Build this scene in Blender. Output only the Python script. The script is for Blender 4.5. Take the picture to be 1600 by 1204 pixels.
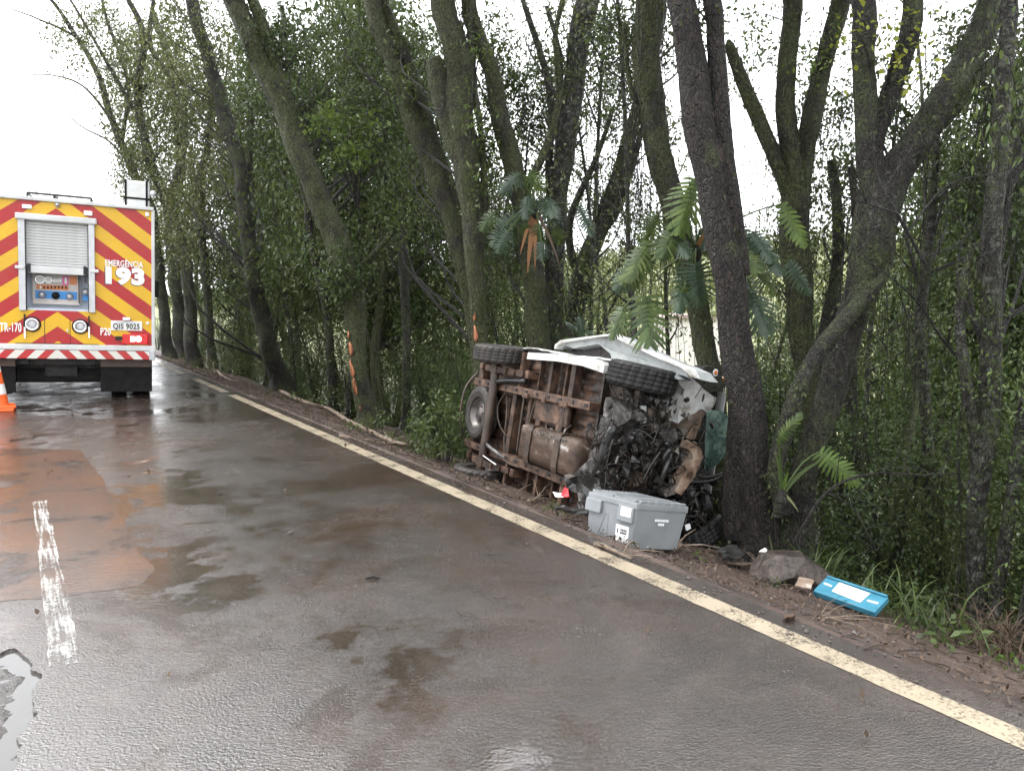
import bpy, bmesh, math, random
import numpy as np
from mathutils import Vector, Matrix, noise, Quaternion

for _o in list(bpy.data.objects):
    bpy.data.objects.remove(_o)
scene = bpy.context.scene
COL = scene.collection
random.seed(7)
RNG = np.random.default_rng(11)

# ---------------------------------------------------------------- camera
F = 1208.0
PITCH = math.atan((602 - 465) / F)
CAMH = 1.5
cam_d = bpy.data.cameras.new('camera')
cam_d.sensor_width = 36.0
cam_d.lens = 36.0 * F / 1600.0
cam_d.clip_start = 0.05
cam_d.clip_end = 2000.0
cam = bpy.data.objects.new('camera', cam_d)
COL.objects.link(cam)
cam.location = (0, 0, CAMH)
cam.rotation_euler = (math.radians(90) - PITCH, 0, 0)
scene.camera = cam

# ---------------------------------------------------------------- sky, sun, exposure
SUN_EL, SUN_AZ = math.radians(58), math.radians(-70)
world = bpy.data.worlds.new('World')
scene.world = world
world.use_nodes = True
wn, wl = world.node_tree.nodes, world.node_tree.links
wn.clear()
w_out = wn.new('ShaderNodeOutputWorld')
w_bg = wn.new('ShaderNodeBackground')
w_sky = wn.new('ShaderNodeTexSky')
w_sky.sky_type = 'NISHITA'
w_sky.sun_disc = False
w_sky.sun_elevation = SUN_EL
w_sky.sun_rotation = SUN_AZ
w_sky.air_density = 1.0
w_sky.dust_density = 4.0
w_hs = wn.new('ShaderNodeHueSaturation')
w_hs.inputs['Saturation'].default_value = 0.10
w_mix = wn.new('ShaderNodeMixRGB')
w_mix.inputs[0].default_value = 0.75
w_mix.inputs[2].default_value = (10.6, 10.9, 11.3, 1)       # an even layer of cloud
wl.new(w_sky.outputs[0], w_hs.inputs['Color'])
wl.new(w_hs.outputs[0], w_mix.inputs[1])
wl.new(w_mix.outputs[0], w_bg.inputs['Color'])
w_bg.inputs['Strength'].default_value = 0.12
wl.new(w_bg.outputs[0], w_out.inputs[0])

sun_d = bpy.data.lights.new('sun', 'SUN')
sun_d.energy = 0.8
sun_d.angle = math.radians(25)
sun_d.color = (1.0, 0.97, 0.93)
sun = bpy.data.objects.new('sun', sun_d)
COL.objects.link(sun)
_sv = Vector((math.sin(SUN_AZ) * math.cos(SUN_EL), math.cos(SUN_AZ) * math.cos(SUN_EL), math.sin(SUN_EL)))
sun.rotation_euler = _sv.to_track_quat('Z', 'Y').to_euler()
sun.location = (0, 0, 30)

scene.view_settings.view_transform = 'Standard'
scene.view_settings.look = 'None'
scene.view_settings.gamma = 1.0
scene.view_settings.use_curve_mapping = False
scene.view_settings.exposure = 1.55
scene.render.engine = 'CYCLES'
scene.cycles.max_bounces = 4
scene.cycles.diffuse_bounces = 2
scene.cycles.glossy_bounces = 3
scene.cycles.transmission_bounces = 3
scene.cycles.transparent_max_bounces = 6
scene.cycles.adaptive_threshold = 0.03

# ---------------------------------------------------------------- layout helpers
def ray(px, py):
    a, b = (px - 800) / F, (602 - py) / F
    return Vector((a, math.cos(PITCH) + b * math.sin(PITCH), -math.sin(PITCH) + b * math.cos(PITCH)))

def at(px, py, Y):
    """World point at distance Y ahead of the camera position, seen in the direction of a photo pixel."""
    d = ray(px, py)
    return Vector((0, 0, CAMH)) + d * (Y / d.y)

def gp(px, py, z=0.0):
    d = ray(px, py)
    return Vector((0, 0, CAMH)) + d * ((z - CAMH) / d.z)

RD = Vector((-0.543, 0.8397, 0.0)).normalized()     # road direction
RN = Vector((RD.y, -RD.x, 0.0))                     # to the right of the road
LINE_T = 2.82                                       # right-hand edge line

def ts(p):
    return p.x * RN.x + p.y * RN.y, p.x * RD.x + p.y * RD.y

def rp(t, s, z=0.0):
    return Vector((t * RN.x + s * RD.x, t * RN.y + s * RD.y, z))

PU = [-400, -60, -9.0, -6.2, -5.9, -5.6, 0.14, 0.30, 0.47, 1.05, 1.45, 2.2, 3.0, 5.0, 9.0, 20, 45, 80, 140, 230, 500]
PZ = [3, 1.5, 0.5, 0.05, -0.03, -0.05, -0.05, 0.0, -0.085, -0.23, -0.35, -0.60, -1.05, -2.0, -3.0, -3.6, -3.4, -1.0, 9, 20, 24]

def fbm(x, y, z=0.0, o=3):
    v, a, f = 0.0, 1.0, 1.0
    for _ in range(o):
        v += a * noise.noise((x * f, y * f, z))
        a *= 0.5
        f *= 2.1
    return v

def ground_h(t, s):
    u = t - LINE_T
    z = float(np.interp(u, PU, PZ))
    if u > 0.12:
        k = min(1.0, (u - 0.12) / 0.3)
        z += k * (0.028 * fbm(t * 1.6, s * 1.6, 3.1) + 0.012 * fbm(t * 9, s * 9, 7.7, 2))
        if u > 1.3:
            z += min(1.0, (u - 1.3)) * 0.12 * fbm(t * 0.7, s * 0.7, 9.0)
    elif u < -5.9:
        z += 0.03 * fbm(t * 1.6, s * 1.6, 3.1)
    return z

def gh(p):
    t, s = ts(p)
    return ground_h(t, s)

# ---------------------------------------------------------------- mesh helpers
def mesh_np(name, V, Fq, smooth=False):
    """V (n,3) array, Fq (m,k) array of equal-sided faces."""
    V = np.asarray(V, dtype=np.float32)
    Fq = np.asarray(Fq, dtype=np.int32)
    me = bpy.data.meshes.new(name)
    m, k = Fq.shape
    me.vertices.add(len(V))
    me.vertices.foreach_set('co', V.ravel())
    me.loops.add(m * k)
    me.loops.foreach_set('vertex_index', Fq.ravel())
    me.polygons.add(m)
    me.polygons.foreach_set('loop_start', np.arange(0, m * k, k, dtype=np.int32))
    if smooth:
        me.polygons.foreach_set('use_smooth', np.ones(m, dtype=bool))
    me.update(calc_edges=True)
    return me

class MB:
    """Collects shapes; build() links them as one mesh object."""
    def __init__(self):
        self.v, self.f = [], []
    def add(self, vs, fs):
        b = len(self.v)
        self.v += [tuple(x) for x in vs]
        self.f += [tuple(i + b for i in f) for f in fs]
        return self
    def box(self, c, s, M=None, ch=0.0):
        c = Vector(c)
        hx, hy, hz = s[0] / 2, s[1] / 2, s[2] / 2
        if ch <= 0:
            vs = [Vector((x * hx, y * hy, z * hz)) for x in (-1, 1) for y in (-1, 1) for z in (-1, 1)]
            fs = [(0, 1, 3, 2), (4, 6, 7, 5), (0, 4, 5, 1), (2, 3, 7, 6), (0, 2, 6, 4), (1, 5, 7, 3)]
        else:
            bm = bmesh.new()
            bmesh.ops.create_cube(bm, size=1.0)
            for v in bm.verts:
                v.co = Vector((v.co.x * s[0], v.co.y * s[1], v.co.z * s[2]))
            bmesh.ops.bevel(bm, geom=list(bm.edges) + list(bm.verts), offset=ch, segments=2, profile=0.6, affect='EDGES')
            bm.verts.index_update()
            vs = [v.co.copy() for v in bm.verts]
            fs = [tuple(v.index for v in f.verts) for f in bm.faces]
            bm.free()
        if M is not None:
            vs = [M @ v for v in vs]
        return self.add([v + c for v in vs], fs)
    def tube(self, pts, rad, n=8, caps=True, wob=0.0):
        pts = [Vector(p) for p in pts]
        if not hasattr(rad, '__len__'):
            rad = [rad] * len(pts)
        vs, fs = tube_geo(pts, rad, n, caps, wob)
        return self.add(vs, fs)
    def prism(self, poly, z0, z1, ax=2):
        """poly: 2D outline, extruded along axis ax (0,1,2)."""
        n = len(poly)
        def P(a, b, c):
            return {2: (a, b, c), 1: (a, c, b), 0: (c, a, b)}[ax]
        vs = [P(a, b, z0) for a, b in poly] + [P(a, b, z1) for a, b in poly]
        fs = [tuple(range(n - 1, -1, -1)), tuple(range(n, 2 * n))]
        for i in range(n):
            j = (i + 1) % n
            fs.append((i, j, j + n, i + n))
        return self.add(vs, fs)
    def lathe(self, prof, c=(0, 0, 0), axis=(0, 0, 1), n=32, closed=False):
        """prof: (radius, along) pairs spun round the axis."""
        q = Vector((0, 0, 1)).rotation_difference(Vector(axis).normalized())
        vs, fs = [], []
        m = len(prof)
        for i in range(n):
            a = 2 * math.pi * i / n
            for r, h in prof:
                vs.append(q @ Vector((r * math.cos(a), r * math.sin(a), h)) + Vector(c))
        for i in range(n):
            j = (i + 1) % n
            for k in range(m if closed else m - 1):
                k2 = (k + 1) % m
                fs.append((i * m + k, j * m + k, j * m + k2, i * m + k2))
        return self.add(vs, fs)
    def build(self, name, mat, parent=None, smooth=False, fix=False):
        me = bpy.data.meshes.new(name)
        me.from_pydata(self.v, [], self.f)
        if fix:
            bm = bmesh.new(); bm.from_mesh(me)
            bmesh.ops.recalc_face_normals(bm, faces=bm.faces)
            bm.to_mesh(me); bm.free()
        if smooth:
            me.polygons.foreach_set('use_smooth', np.ones(len(me.polygons), dtype=bool))
        me.update()
        return link(name, me, mat, parent)

def tube_geo(pts, rad, n=8, caps=True, wob=0.0):
    vs, fs = [], []
    up = None
    m = len(pts)
    for i, p in enumerate(pts):
        d = (pts[min(i + 1, m - 1)] - pts[max(i - 1, 0)])
        if d.length < 1e-9:
            d = Vector((0, 0, 1))
        d.normalize()
        if up is None:
            up = d.orthogonal().normalized()
        else:
            up = (up - d * up.dot(d))
            up = up.normalized() if up.length > 1e-6 else d.orthogonal().normalized()
        sd = d.cross(up)
        for k in range(n):
            a = 2 * math.pi * k / n
            r = rad[i]
            if wob:
                r *= 1 + wob * (noise.noise((math.cos(a) * 1.4 + p.x, math.sin(a) * 1.4 + p.y, p.z * 1.1)) + 0.6 * noise.noise((math.cos(a) * 4 + p.x * 2, math.sin(a) * 4 + p.y * 2, p.z * 3.0)) + 0.45 * noise.noise((math.cos(a) * 7 + p.x * 3, math.sin(a) * 7 + p.y * 3, p.z * 11.0)))
            vs.append(p + (up * math.cos(a) + sd * math.sin(a)) * r)
    for i in range(m - 1):
        for k in range(n):
            k2 = (k + 1) % n
            fs.append((i * n + k, i * n + k2, (i + 1) * n + k2, (i + 1) * n + k))
    if caps:
        fs.append(tuple(range(n - 1, -1, -1)))
        fs.append(tuple((m - 1) * n + k for k in range(n)))
    return vs, fs

def spline(pts, step):
    """Catmull-Rom through tuples (x,y,z,r...) resampled at about `step` metres."""
    P = [np.array(p, dtype=float) for p in pts]
    if len(P) == 2:
        P = [P[0], (P[0] + P[1]) / 2, P[1]]
    out = []
    for i in range(len(P) - 1):
        p0, p1, p2, p3 = P[max(i - 1, 0)], P[i], P[i + 1], P[min(i + 2, len(P) - 1)]
        n = max(1, int(np.linalg.norm((p2 - p1)[:3]) / step))
        for k in range(n):
            t = k / n
            out.append(0.5 * ((2 * p1) + (-p0 + p2) * t + (2 * p0 - 5 * p1 + 4 * p2 - p3) * t * t + (-p0 + 3 * p1 - 3 * p2 + p3) * t ** 3))
    out.append(P[-1])
    return out

def link(name, me, mat=None, parent=None):
    o = bpy.data.objects.new(name, me)
    COL.objects.link(o)
    if mat is not None and not me.materials:
        me.materials.append(M[mat] if isinstance(mat, str) else mat)
    if parent is not None:
        o.parent = parent
    return o

def tag(o, label=None, cat=None, group=None, kind=None):
    if label: o['label'] = label
    if cat: o['category'] = cat
    if group: o['group'] = group
    if kind: o['kind'] = kind
    return o

def thing(name, label, cat, loc=(0, 0, 0), group=None, mat=None):
    o = bpy.data.objects.new(name, None)
    COL.objects.link(o)
    o.empty_display_size = 0.2
    if mat is not None:
        o.matrix_world = mat
    else:
        o.location = loc
    return tag(o, label, cat, group)

def copy_tree(o, parent=None):
    c = o.copy()
    COL.objects.link(c)
    c.parent = parent
    for ch in o.children:
        copy_tree(ch, c)
    return c

def shift(o, v):
    """Move a mesh's coordinates into its parent's frame (parent at location v, no rotation)."""
    o.data.transform(Matrix.Translation(-Vector(v)))

# ---------------------------------------------------------------- materials
M = {}
def new_mat(name):
    m = bpy.data.materials.new(name)
    m.use_nodes = True
    M[name] = m
    nt = m.node_tree
    return m, nt, nt.nodes['Principled BSDF']

def ramp(nt, stops):
    r = nt.nodes.new('ShaderNodeValToRGB')
    e = r.color_ramp.elements
    while len(e) > 1:
        e.remove(e[-1])
    e[0].position, e[0].color = stops[0][0], (*stops[0][1], 1)
    for p, c in stops[1:]:
        x = e.new(p)
        x.color = (*c, 1)
    return r

def tex_noise(nt, vec, scale, detail=5, rough=0.6, dist=0.0):
    n = nt.nodes.new('ShaderNodeTexNoise')
    n.inputs['Scale'].default_value = scale
    n.inputs['Detail'].default_value = detail
    n.inputs['Roughness'].default_value = rough
    n.inputs['Distortion'].default_value = dist
    if vec is not None:
        nt.links.new(vec, n.inputs['Vector'])
    return n

def math_n(nt, op, a, b=None, c=None, clamp=False):
    n = nt.nodes.new('ShaderNodeMath')
    n.operation = op
    n.use_clamp = clamp
    for i, x in enumerate((a, b, c)):
        if x is None: continue
        if isinstance(x, (int, float)): n.inputs[i].default_value = x
        else: nt.links.new(x, n.inputs[i])
    return n.outputs[0]

def mix_n(nt, fac, a, b):
    n = nt.nodes.new('ShaderNodeMixRGB')
    for i, x in enumerate((fac, a, b)):
        if isinstance(x, (int, float)): n.inputs[i].default_value = x
        elif isinstance(x, tuple): n.inputs[i].default_value = (*x, 1)
        else: nt.links.new(x, n.inputs[i])
    return n.outputs[0]

def maprange(nt, x, a, b, c=0.0, d=1.0):
    n = nt.nodes.new('ShaderNodeMapRange')
    n.inputs[1].default_value, n.inputs[2].default_value = a, b
    n.inputs[3].default_value, n.inputs[4].default_value = c, d
    nt.links.new(x, n.inputs[0])
    return n.outputs[0]

def obj_vec(nt, scale=None, which='Object'):
    tc = nt.nodes.new('ShaderNodeTexCoord')
    if scale is None:
        return tc.outputs[which]
    mp = nt.nodes.new('ShaderNodeMapping')
    mp.inputs['Scale'].default_value = scale
    nt.links.new(tc.outputs[which], mp.inputs[0])
    return mp.outputs[0]

def bump(nt, bs, h, strength=0.4, dist=0.02):
    b = nt.nodes.new('ShaderNodeBump')
    b.inputs['Strength'].default_value = strength
    b.inputs['Distance'].default_value = dist
    nt.links.new(h, b.inputs['Height'])
    nt.links.new(b.outputs[0], bs.inputs['Normal'])

def simple(name, stops, scale=6.0, rough=(0.4, 0.6), metal=0.0, bmp=None, stretch=None, spec=0.5, detail=6):
    """Noise-coloured material; stops may be one colour."""
    m, nt, bs = new_mat(name)
    if isinstance(stops, tuple):
        stops = [(0.3, tuple(c * 0.82 for c in stops)), (0.7, tuple(min(1, c * 1.12) for c in stops))]
    v = obj_vec(nt, stretch)
    n = tex_noise(nt, v, scale, detail)
    r = ramp(nt, stops)
    nt.links.new(n.outputs[0], r.inputs[0])
    nt.links.new(r.outputs[0], bs.inputs['Base Color'])
    n2 = tex_noise(nt, v, scale * 2.7, 4)
    nt.links.new(maprange(nt, n2.outputs[0], 0.3, 0.7, *rough), bs.inputs['Roughness'])
    bs.inputs['Metallic'].default_value = metal
    bs.inputs['Specular IOR Level'].default_value = spec
    if bmp:
        nb = tex_noise(nt, v, bmp[0], 5)
        bump(nt, bs, nb.outputs[0], bmp[1], bmp[2] if len(bmp) > 2 else 0.01)
    return m

def road_mats():
    # wet asphalt: films of standing water between drier, browner, rougher stretches
    m, nt, bs = new_mat('wet_asphalt')
    v = obj_vec(nt)
    big = tex_noise(nt, v, 0.62, 5, 0.6, 0.3)
    mid = tex_noise(nt, v, 4.5, 6, 0.65)
    fine = tex_noise(nt, v, 85, 4, 0.75)
    agg = nt.nodes.new('ShaderNodeTexVoronoi'); agg.inputs['Scale'].default_value = 110
    nt.links.new(v, agg.inputs['Vector'])
    f = math_n(nt, 'ADD', math_n(nt, 'MULTIPLY', big.outputs[0], 0.62), math_n(nt, 'ADD', math_n(nt, 'MULTIPLY', mid.outputs[0], 0.26), math_n(nt, 'MULTIPLY', fine.outputs[0], 0.12)))
    wet = maprange(nt, f, 0.47, 0.54)
    r = ramp(nt, [(0.32, (0.010, 0.0075, 0.006)), (0.5, (0.033, 0.025, 0.0205)), (0.70, (0.098, 0.078, 0.066))])
    nt.links.new(math_n(nt, 'ADD', math_n(nt, 'MULTIPLY', mid.outputs[0], 0.4), math_n(nt, 'MULTIPLY', fine.outputs[0], 0.6)), r.inputs[0])
    mud = maprange(nt, tex_noise(nt, v, 0.8, 6, 0.68, 0.6).outputs[0], 0.47, 0.66)
    col = mix_n(nt, math_n(nt, 'MULTIPLY', mud, 0.6), r.outputs[0], (0.046, 0.027, 0.018))
    nt.links.new(col, bs.inputs['Base Color'])
    dull = maprange(nt, math_n(nt, 'ADD', math_n(nt, 'MULTIPLY', tex_noise(nt, v, 0.75, 6, 0.7, 0.5).outputs[0], 0.75), math_n(nt, 'MULTIPLY', fine.outputs[0], 0.25)), 0.515, 0.575)
    nt.links.new(math_n(nt, 'ADD', maprange(nt, wet, 0.0, 1.0, 0.20, 0.045), math_n(nt, 'MULTIPLY', dull, 0.14)), bs.inputs['Roughness'])
    nt.links.new(maprange(nt, dull, 0.0, 1.0, 1.0, 0.32), bs.inputs['Specular IOR Level'])
    bs.inputs['IOR'].default_value = 1.72
    grit = tex_noise(nt, v, 88, 3, 0.65)
    rip = tex_noise(nt, obj_vec(nt, (1.0, 1.6, 1.0)), 24, 2, 0.5, 0.3)
    thin = maprange(nt, wet, 0.0, 1.0, 1.0, 0.10)
    h1 = math_n(nt, 'MULTIPLY', thin, math_n(nt, 'ADD', grit.outputs[0], math_n(nt, 'MULTIPLY', agg.outputs[0], -0.25)))
    h = math_n(nt, 'ADD', h1, math_n(nt, 'MULTIPLY', rip.outputs[0], 0.22))
    bump(nt, bs, h, 1.0, 0.0042)
    # smoother repair patch, the truck's reflection painted in as brown, dissolving at its edge
    m, nt, bs = new_mat('reflection_tinted_patch')
    v = obj_vec(nt)
    n1 = tex_noise(nt, v, 2.0, 6, 0.68, 0.5)
    n2 = tex_noise(nt, v, 80, 4, 0.72)
    f = math_n(nt, 'ADD', math_n(nt, 'MULTIPLY', n1.outputs[0], 0.75), math_n(nt, 'MULTIPLY', n2.outputs[0], 0.25))
    r = ramp(nt, [(0.40, (0.024, 0.016, 0.012)), (0.52, (0.060, 0.028, 0.015)), (0.66, (0.11, 0.047, 0.019))])
    nt.links.new(f, r.inputs[0])
    nt.links.new(r.outputs[0], bs.inputs['Base Color'])
    nt.links.new(maprange(nt, n1.outputs[0], 0.35, 0.65, 0.26, 0.12), bs.inputs['Roughness'])
    bs.inputs['Specular IOR Level'].default_value = 1.0
    nt.links.new(maprange(nt, f, 0.36, 0.47), bs.inputs['Alpha'])
    rip = tex_noise(nt, obj_vec(nt, (1.0, 1.8, 1.0)), 24, 3, 0.5, 0.3)
    bump(nt, bs, math_n(nt, 'ADD', math_n(nt, 'MULTIPLY', n2.outputs[0], 0.6), math_n(nt, 'MULTIPLY', rip.outputs[0], 0.6)), 0.3, 0.008)
    # paint, worn through to the asphalt in places
    for nm, colr, wear in (('line_paint', (0.35, 0.295, 0.215), 0.445), ('worn_paint', (0.50, 0.49, 0.46), 0.53)):
        m, nt, bs = new_mat(nm)
        v = obj_vec(nt)
        n1 = tex_noise(nt, v, 5, 6, 0.7)
        n2 = tex_noise(nt, v, 55, 5, 0.8)
        f = math_n(nt, 'ADD', math_n(nt, 'MULTIPLY', n1.outputs[0], 0.5), math_n(nt, 'MULTIPLY', n2.outputs[0], 0.5))
        if nm == 'worn_paint':                       # smeared lengthwise
            mp = nt.nodes.new('ShaderNodeMapping'); mp.vector_type = 'TEXTURE'
            mp.inputs['Rotation'].default_value = (0, 0, math.atan2(RD.y, RD.x) - math.pi / 2)
            mp.inputs['Scale'].default_value = (0.022, 0.42, 1)
            nt.links.new(v, mp.inputs[0])
            n3 = tex_noise(nt, mp.outputs[0], 1.0, 4, 0.6)
            f = math_n(nt, 'ADD', math_n(nt, 'MULTIPLY', f, 0.55), math_n(nt, 'MULTIPLY', n3.outputs[0], 0.45))
        k = maprange(nt, f, wear - 0.06, wear + 0.06)
        dirt = maprange(nt, tex_noise(nt, v, 1.4, 4).outputs[0], 0.35, 0.7, 0.0, 0.45)
        c = mix_n(nt, dirt, colr, tuple(x * 0.55 for x in colr))
        nt.links.new(c, bs.inputs['Base Color'])
        nt.links.new(k, bs.inputs['Alpha'])
        bs.inputs['Roughness'].default_value = 0.32
        bump(nt, bs, f, 0.3, 0.006)
    # soil of the verge
    m, nt, bs = new_mat('verge_soil')
    v = obj_vec(nt)
    n1 = tex_noise(nt, v, 1.3, 6, 0.65)
    n2 = tex_noise(nt, v, 14, 6, 0.7)
    n3 = tex_noise(nt, v, 60, 5, 0.75)
    r = ramp(nt, [(0.33, (0.014, 0.009, 0.007)), (0.46, (0.055, 0.034, 0.026)), (0.57, (0.100, 0.066, 0.053)), (0.68, (0.18, 0.132, 0.112))])
    f = math_n(nt, 'ADD', math_n(nt, 'MULTIPLY', n1.outputs[0], 0.45), math_n(nt, 'ADD', math_n(nt, 'MULTIPLY', n2.outputs[0], 0.3), math_n(nt, 'MULTIPLY', n3.outputs[0], 0.25)))
    nt.links.new(f, r.inputs[0])
    # greener, darker floor away from the verge
    sx = nt.nodes.new('ShaderNodeSeparateXYZ'); nt.links.new(v, sx.inputs[0])
    u = math_n(nt, 'SUBTRACT', math_n(nt, 'ADD', math_n(nt, 'MULTIPLY', sx.outputs[0], RN.x), math_n(nt, 'MULTIPLY', sx.outputs[1], RN.y)), LINE_T)
    un = math_n(nt, 'ADD', u, math_n(nt, 'MULTIPLY', math_n(nt, 'SUBTRACT', n1.outputs[0], 0.5), 1.6))
    floor_c = mix_n(nt, maprange(nt, n2.outputs[0], 0.4, 0.6), (0.035, 0.026, 0.018), (0.045, 0.055, 0.02))
    far_c = mix_n(nt, maprange(nt, n1.outputs[0], 0.4, 0.6), (0.15, 0.17, 0.05), (0.22, 0.22, 0.08))
    c = mix_n(nt, maprange(nt, un, 1.7, 2.6), r.outputs[0], floor_c)
    c = mix_n(nt, maprange(nt, un, 12, 20), c, far_c)
    left = math_n(nt, 'LESS_THAN', u, -6.1)
    c = mix_n(nt, left, c, (0.05, 0.07, 0.025))
    nt.links.new(c, bs.inputs['Base Color'])
    nt.links.new(maprange(nt, n2.outputs[0], 0.35, 0.65, 0.38, 0.75), bs.inputs['Roughness'])
    bump(nt, bs, math_n(nt, 'ADD', n2.outputs[0], math_n(nt, 'MULTIPLY', n3.outputs[0], 0.6)), 0.8, 0.035)

def leaf_mat(name, stops, trans=0.30, rough=0.42, tint=None):
    m, nt, bs = new_mat(name)
    g = nt.nodes.new('ShaderNodeNewGeometry')
    v = obj_vec(nt)
    n = tex_noise(nt, v, 0.9, 1)
    f = math_n(nt, 'ADD', math_n(nt, 'MULTIPLY', g.outputs['Random Per Island'], 0.55), math_n(nt, 'MULTIPLY', maprange(nt, n.outputs[0], 0.3, 0.7), 0.45))
    r = ramp(nt, stops)
    nt.links.new(f, r.inputs[0])
    nt.links.new(r.outputs[0], bs.inputs['Base Color'])
    bs.inputs['Roughness'].default_value = rough
    bs.inputs['Specular IOR Level'].default_value = 0.34
    tr = nt.nodes.new('ShaderNodeBsdfTranslucent')
    c2 = mix_n(nt, 0.45, r.outputs[0], (0.155, 0.185, 0.055))
    nt.links.new(c2, tr.inputs['Color'])
    mx = nt.nodes.new('ShaderNodeMixShader')
    mx.inputs[0].default_value = trans
    nt.links.new(bs.outputs[0], mx.inputs[1])
    nt.links.new(tr.outputs[0], mx.inputs[2])
    nt.links.new(mx.outputs[0], nt.nodes['Material Output'].inputs['Surface'])
    return m

def bark_mat(name, dark, light, moss=0.5, moss_col=(0.046, 0.056, 0.020), lichen=0.0, furrow=(16, 16, 4)):
    m, nt, bs = new_mat(name)
    v = obj_vec(nt)
    vs_ = obj_vec(nt, tuple(x / 10 for x in furrow))
    n1 = tex_noise(nt, vs_, 10, 6, 0.7, 0.8)
    n2 = tex_noise(nt, v, 28, 5, 0.7)
    r = ramp(nt, [(0.38, dark), (0.50, tuple(x + (y - x) * .25 for x, y in zip(dark, light))), (0.60, tuple(x * .75 for x in light)), (0.70, tuple(x * 1.35 for x in light))])
    nt.links.new(math_n(nt, 'ADD', math_n(nt, 'MULTIPLY', n1.outputs[0], 0.65), math_n(nt, 'MULTIPLY', n2.outputs[0], 0.35)), r.inputs[0])
    vd = nt.nodes.new('ShaderNodeVectorMath'); vd.operation = 'ADD'
    wob_ = tex_noise(nt, v, 6, 3)
    nt.links.new(obj_vec(nt, (1.0, 1.0, 0.30)), vd.inputs[0]); 
    sc_ = nt.nodes.new('ShaderNodeVectorMath'); sc_.operation = 'SCALE'; sc_.inputs['Scale'].default_value = 0.10
    nt.links.new(wob_.outputs['Color'], sc_.inputs[0]); nt.links.new(sc_.outputs[0], vd.inputs[1])
    vor = nt.nodes.new('ShaderNodeTexVoronoi'); vor.feature = 'DISTANCE_TO_EDGE'; vor.inputs['Scale'].default_value = furrow[0] * 2.5
    nt.links.new(vd.outputs[0], vor.inputs['Vector'])
    crack = maprange(nt, vor.outputs['Distance'], 0.0, 0.16)
    c = mix_n(nt, math_n(nt, 'MAXIMUM', crack, maprange(nt, wob_.outputs[0], 0.45, 0.7)), tuple(x * 0.6 for x in dark), r.outputs[0])
    if lichen:
        lz = tex_noise(nt, v, 17, 6, 0.7)
        c = mix_n(nt, math_n(nt, 'MULTIPLY', maprange(nt, lz.outputs[0], 0.62 - lichen * 0.12, 0.68 - lichen * 0.12), 0.55), c, (0.17, 0.175, 0.15))
    if moss:
        mz = tex_noise(nt, v, 2.3, 6, 0.7)
        mz2 = tex_noise(nt, v, 40, 4, 0.7)
        k = maprange(nt, math_n(nt, 'ADD', mz.outputs[0], math_n(nt, 'MULTIPLY', mz2.outputs[0], 0.25)), 0.80 - moss * 0.38, 0.90 - moss * 0.30)
        mc = mix_n(nt, maprange(nt, mz2.outputs[0], 0.35, 0.65), tuple(x * 0.4 for x in moss_col), tuple(x * 1.9 for x in moss_col))
        c = mix_n(nt, k, c, mc)
    nt.links.new(c, bs.inputs['Base Color'])
    nt.links.new(maprange(nt, n2.outputs[0], 0.35, 0.65, 0.5, 0.85), bs.inputs['Roughness'])
    bump(nt, bs, math_n(nt, 'ADD', n1.outputs[0], math_n(nt, 'ADD', math_n(nt, 'MULTIPLY', n2.outputs[0], 0.7), math_n(nt, 'MULTIPLY', crack, 0.45))), 1.0, 0.06)
    return m

def stripe_mat(name, ca, cb, pitch, k, phase, rough=0.28, duty=0.5, sgn=1.0):
    m, nt, bs = new_mat(name)
    v = obj_vec(nt)
    sx = nt.nodes.new('ShaderNodeSeparateXYZ'); nt.links.new(v, sx.inputs[0])
    val = math_n(nt, 'ADD', math_n(nt, 'MULTIPLY', math_n(nt, 'ABSOLUTE', sx.outputs[0]), k), math_n(nt, 'MULTIPLY', sx.outputs[2], sgn))
    fr = math_n(nt, 'FRACT', math_n(nt, 'DIVIDE', math_n(nt, 'ADD', val, phase + 50 * pitch), pitch))
    st = math_n(nt, 'GREATER_THAN', fr, duty)
    c = mix_n(nt, st, ca, cb)
    n = tex_noise(nt, v, 2.2, 6, 0.65)
    c = mix_n(nt, maprange(nt, n.outputs[0], 0.45, 0.8, 0.0, 0.22), c, (0.25, 0.17, 0.10))
    nt.links.new(c, bs.inputs['Base Color'])
    nt.links.new(maprange(nt, n.outputs[0], 0.3, 0.7, rough, rough + 0.2), bs.inputs['Roughness'])
    return m

def glow(name, col, e):
    m, nt, bs = new_mat(name)
    bs.inputs['Base Color'].default_value = (*col, 1)
    bs.inputs['Emission Color'].default_value = (*col, 1)
    bs.inputs['Emission Strength'].default_value = e

def flat(name, col, rough=0.5, metal=0.0, trans=0.0, alpha=1.0, ior=1.45):
    m, nt, bs = new_mat(name)
    bs.inputs['Base Color'].default_value = (*col, 1)
    bs.inputs['Roughness'].default_value = rough
    bs.inputs['Metallic'].default_value = metal
    bs.inputs['Transmission Weight'].default_value = trans
    bs.inputs['Alpha'].default_value = alpha
    bs.inputs['IOR'].default_value = ior

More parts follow.
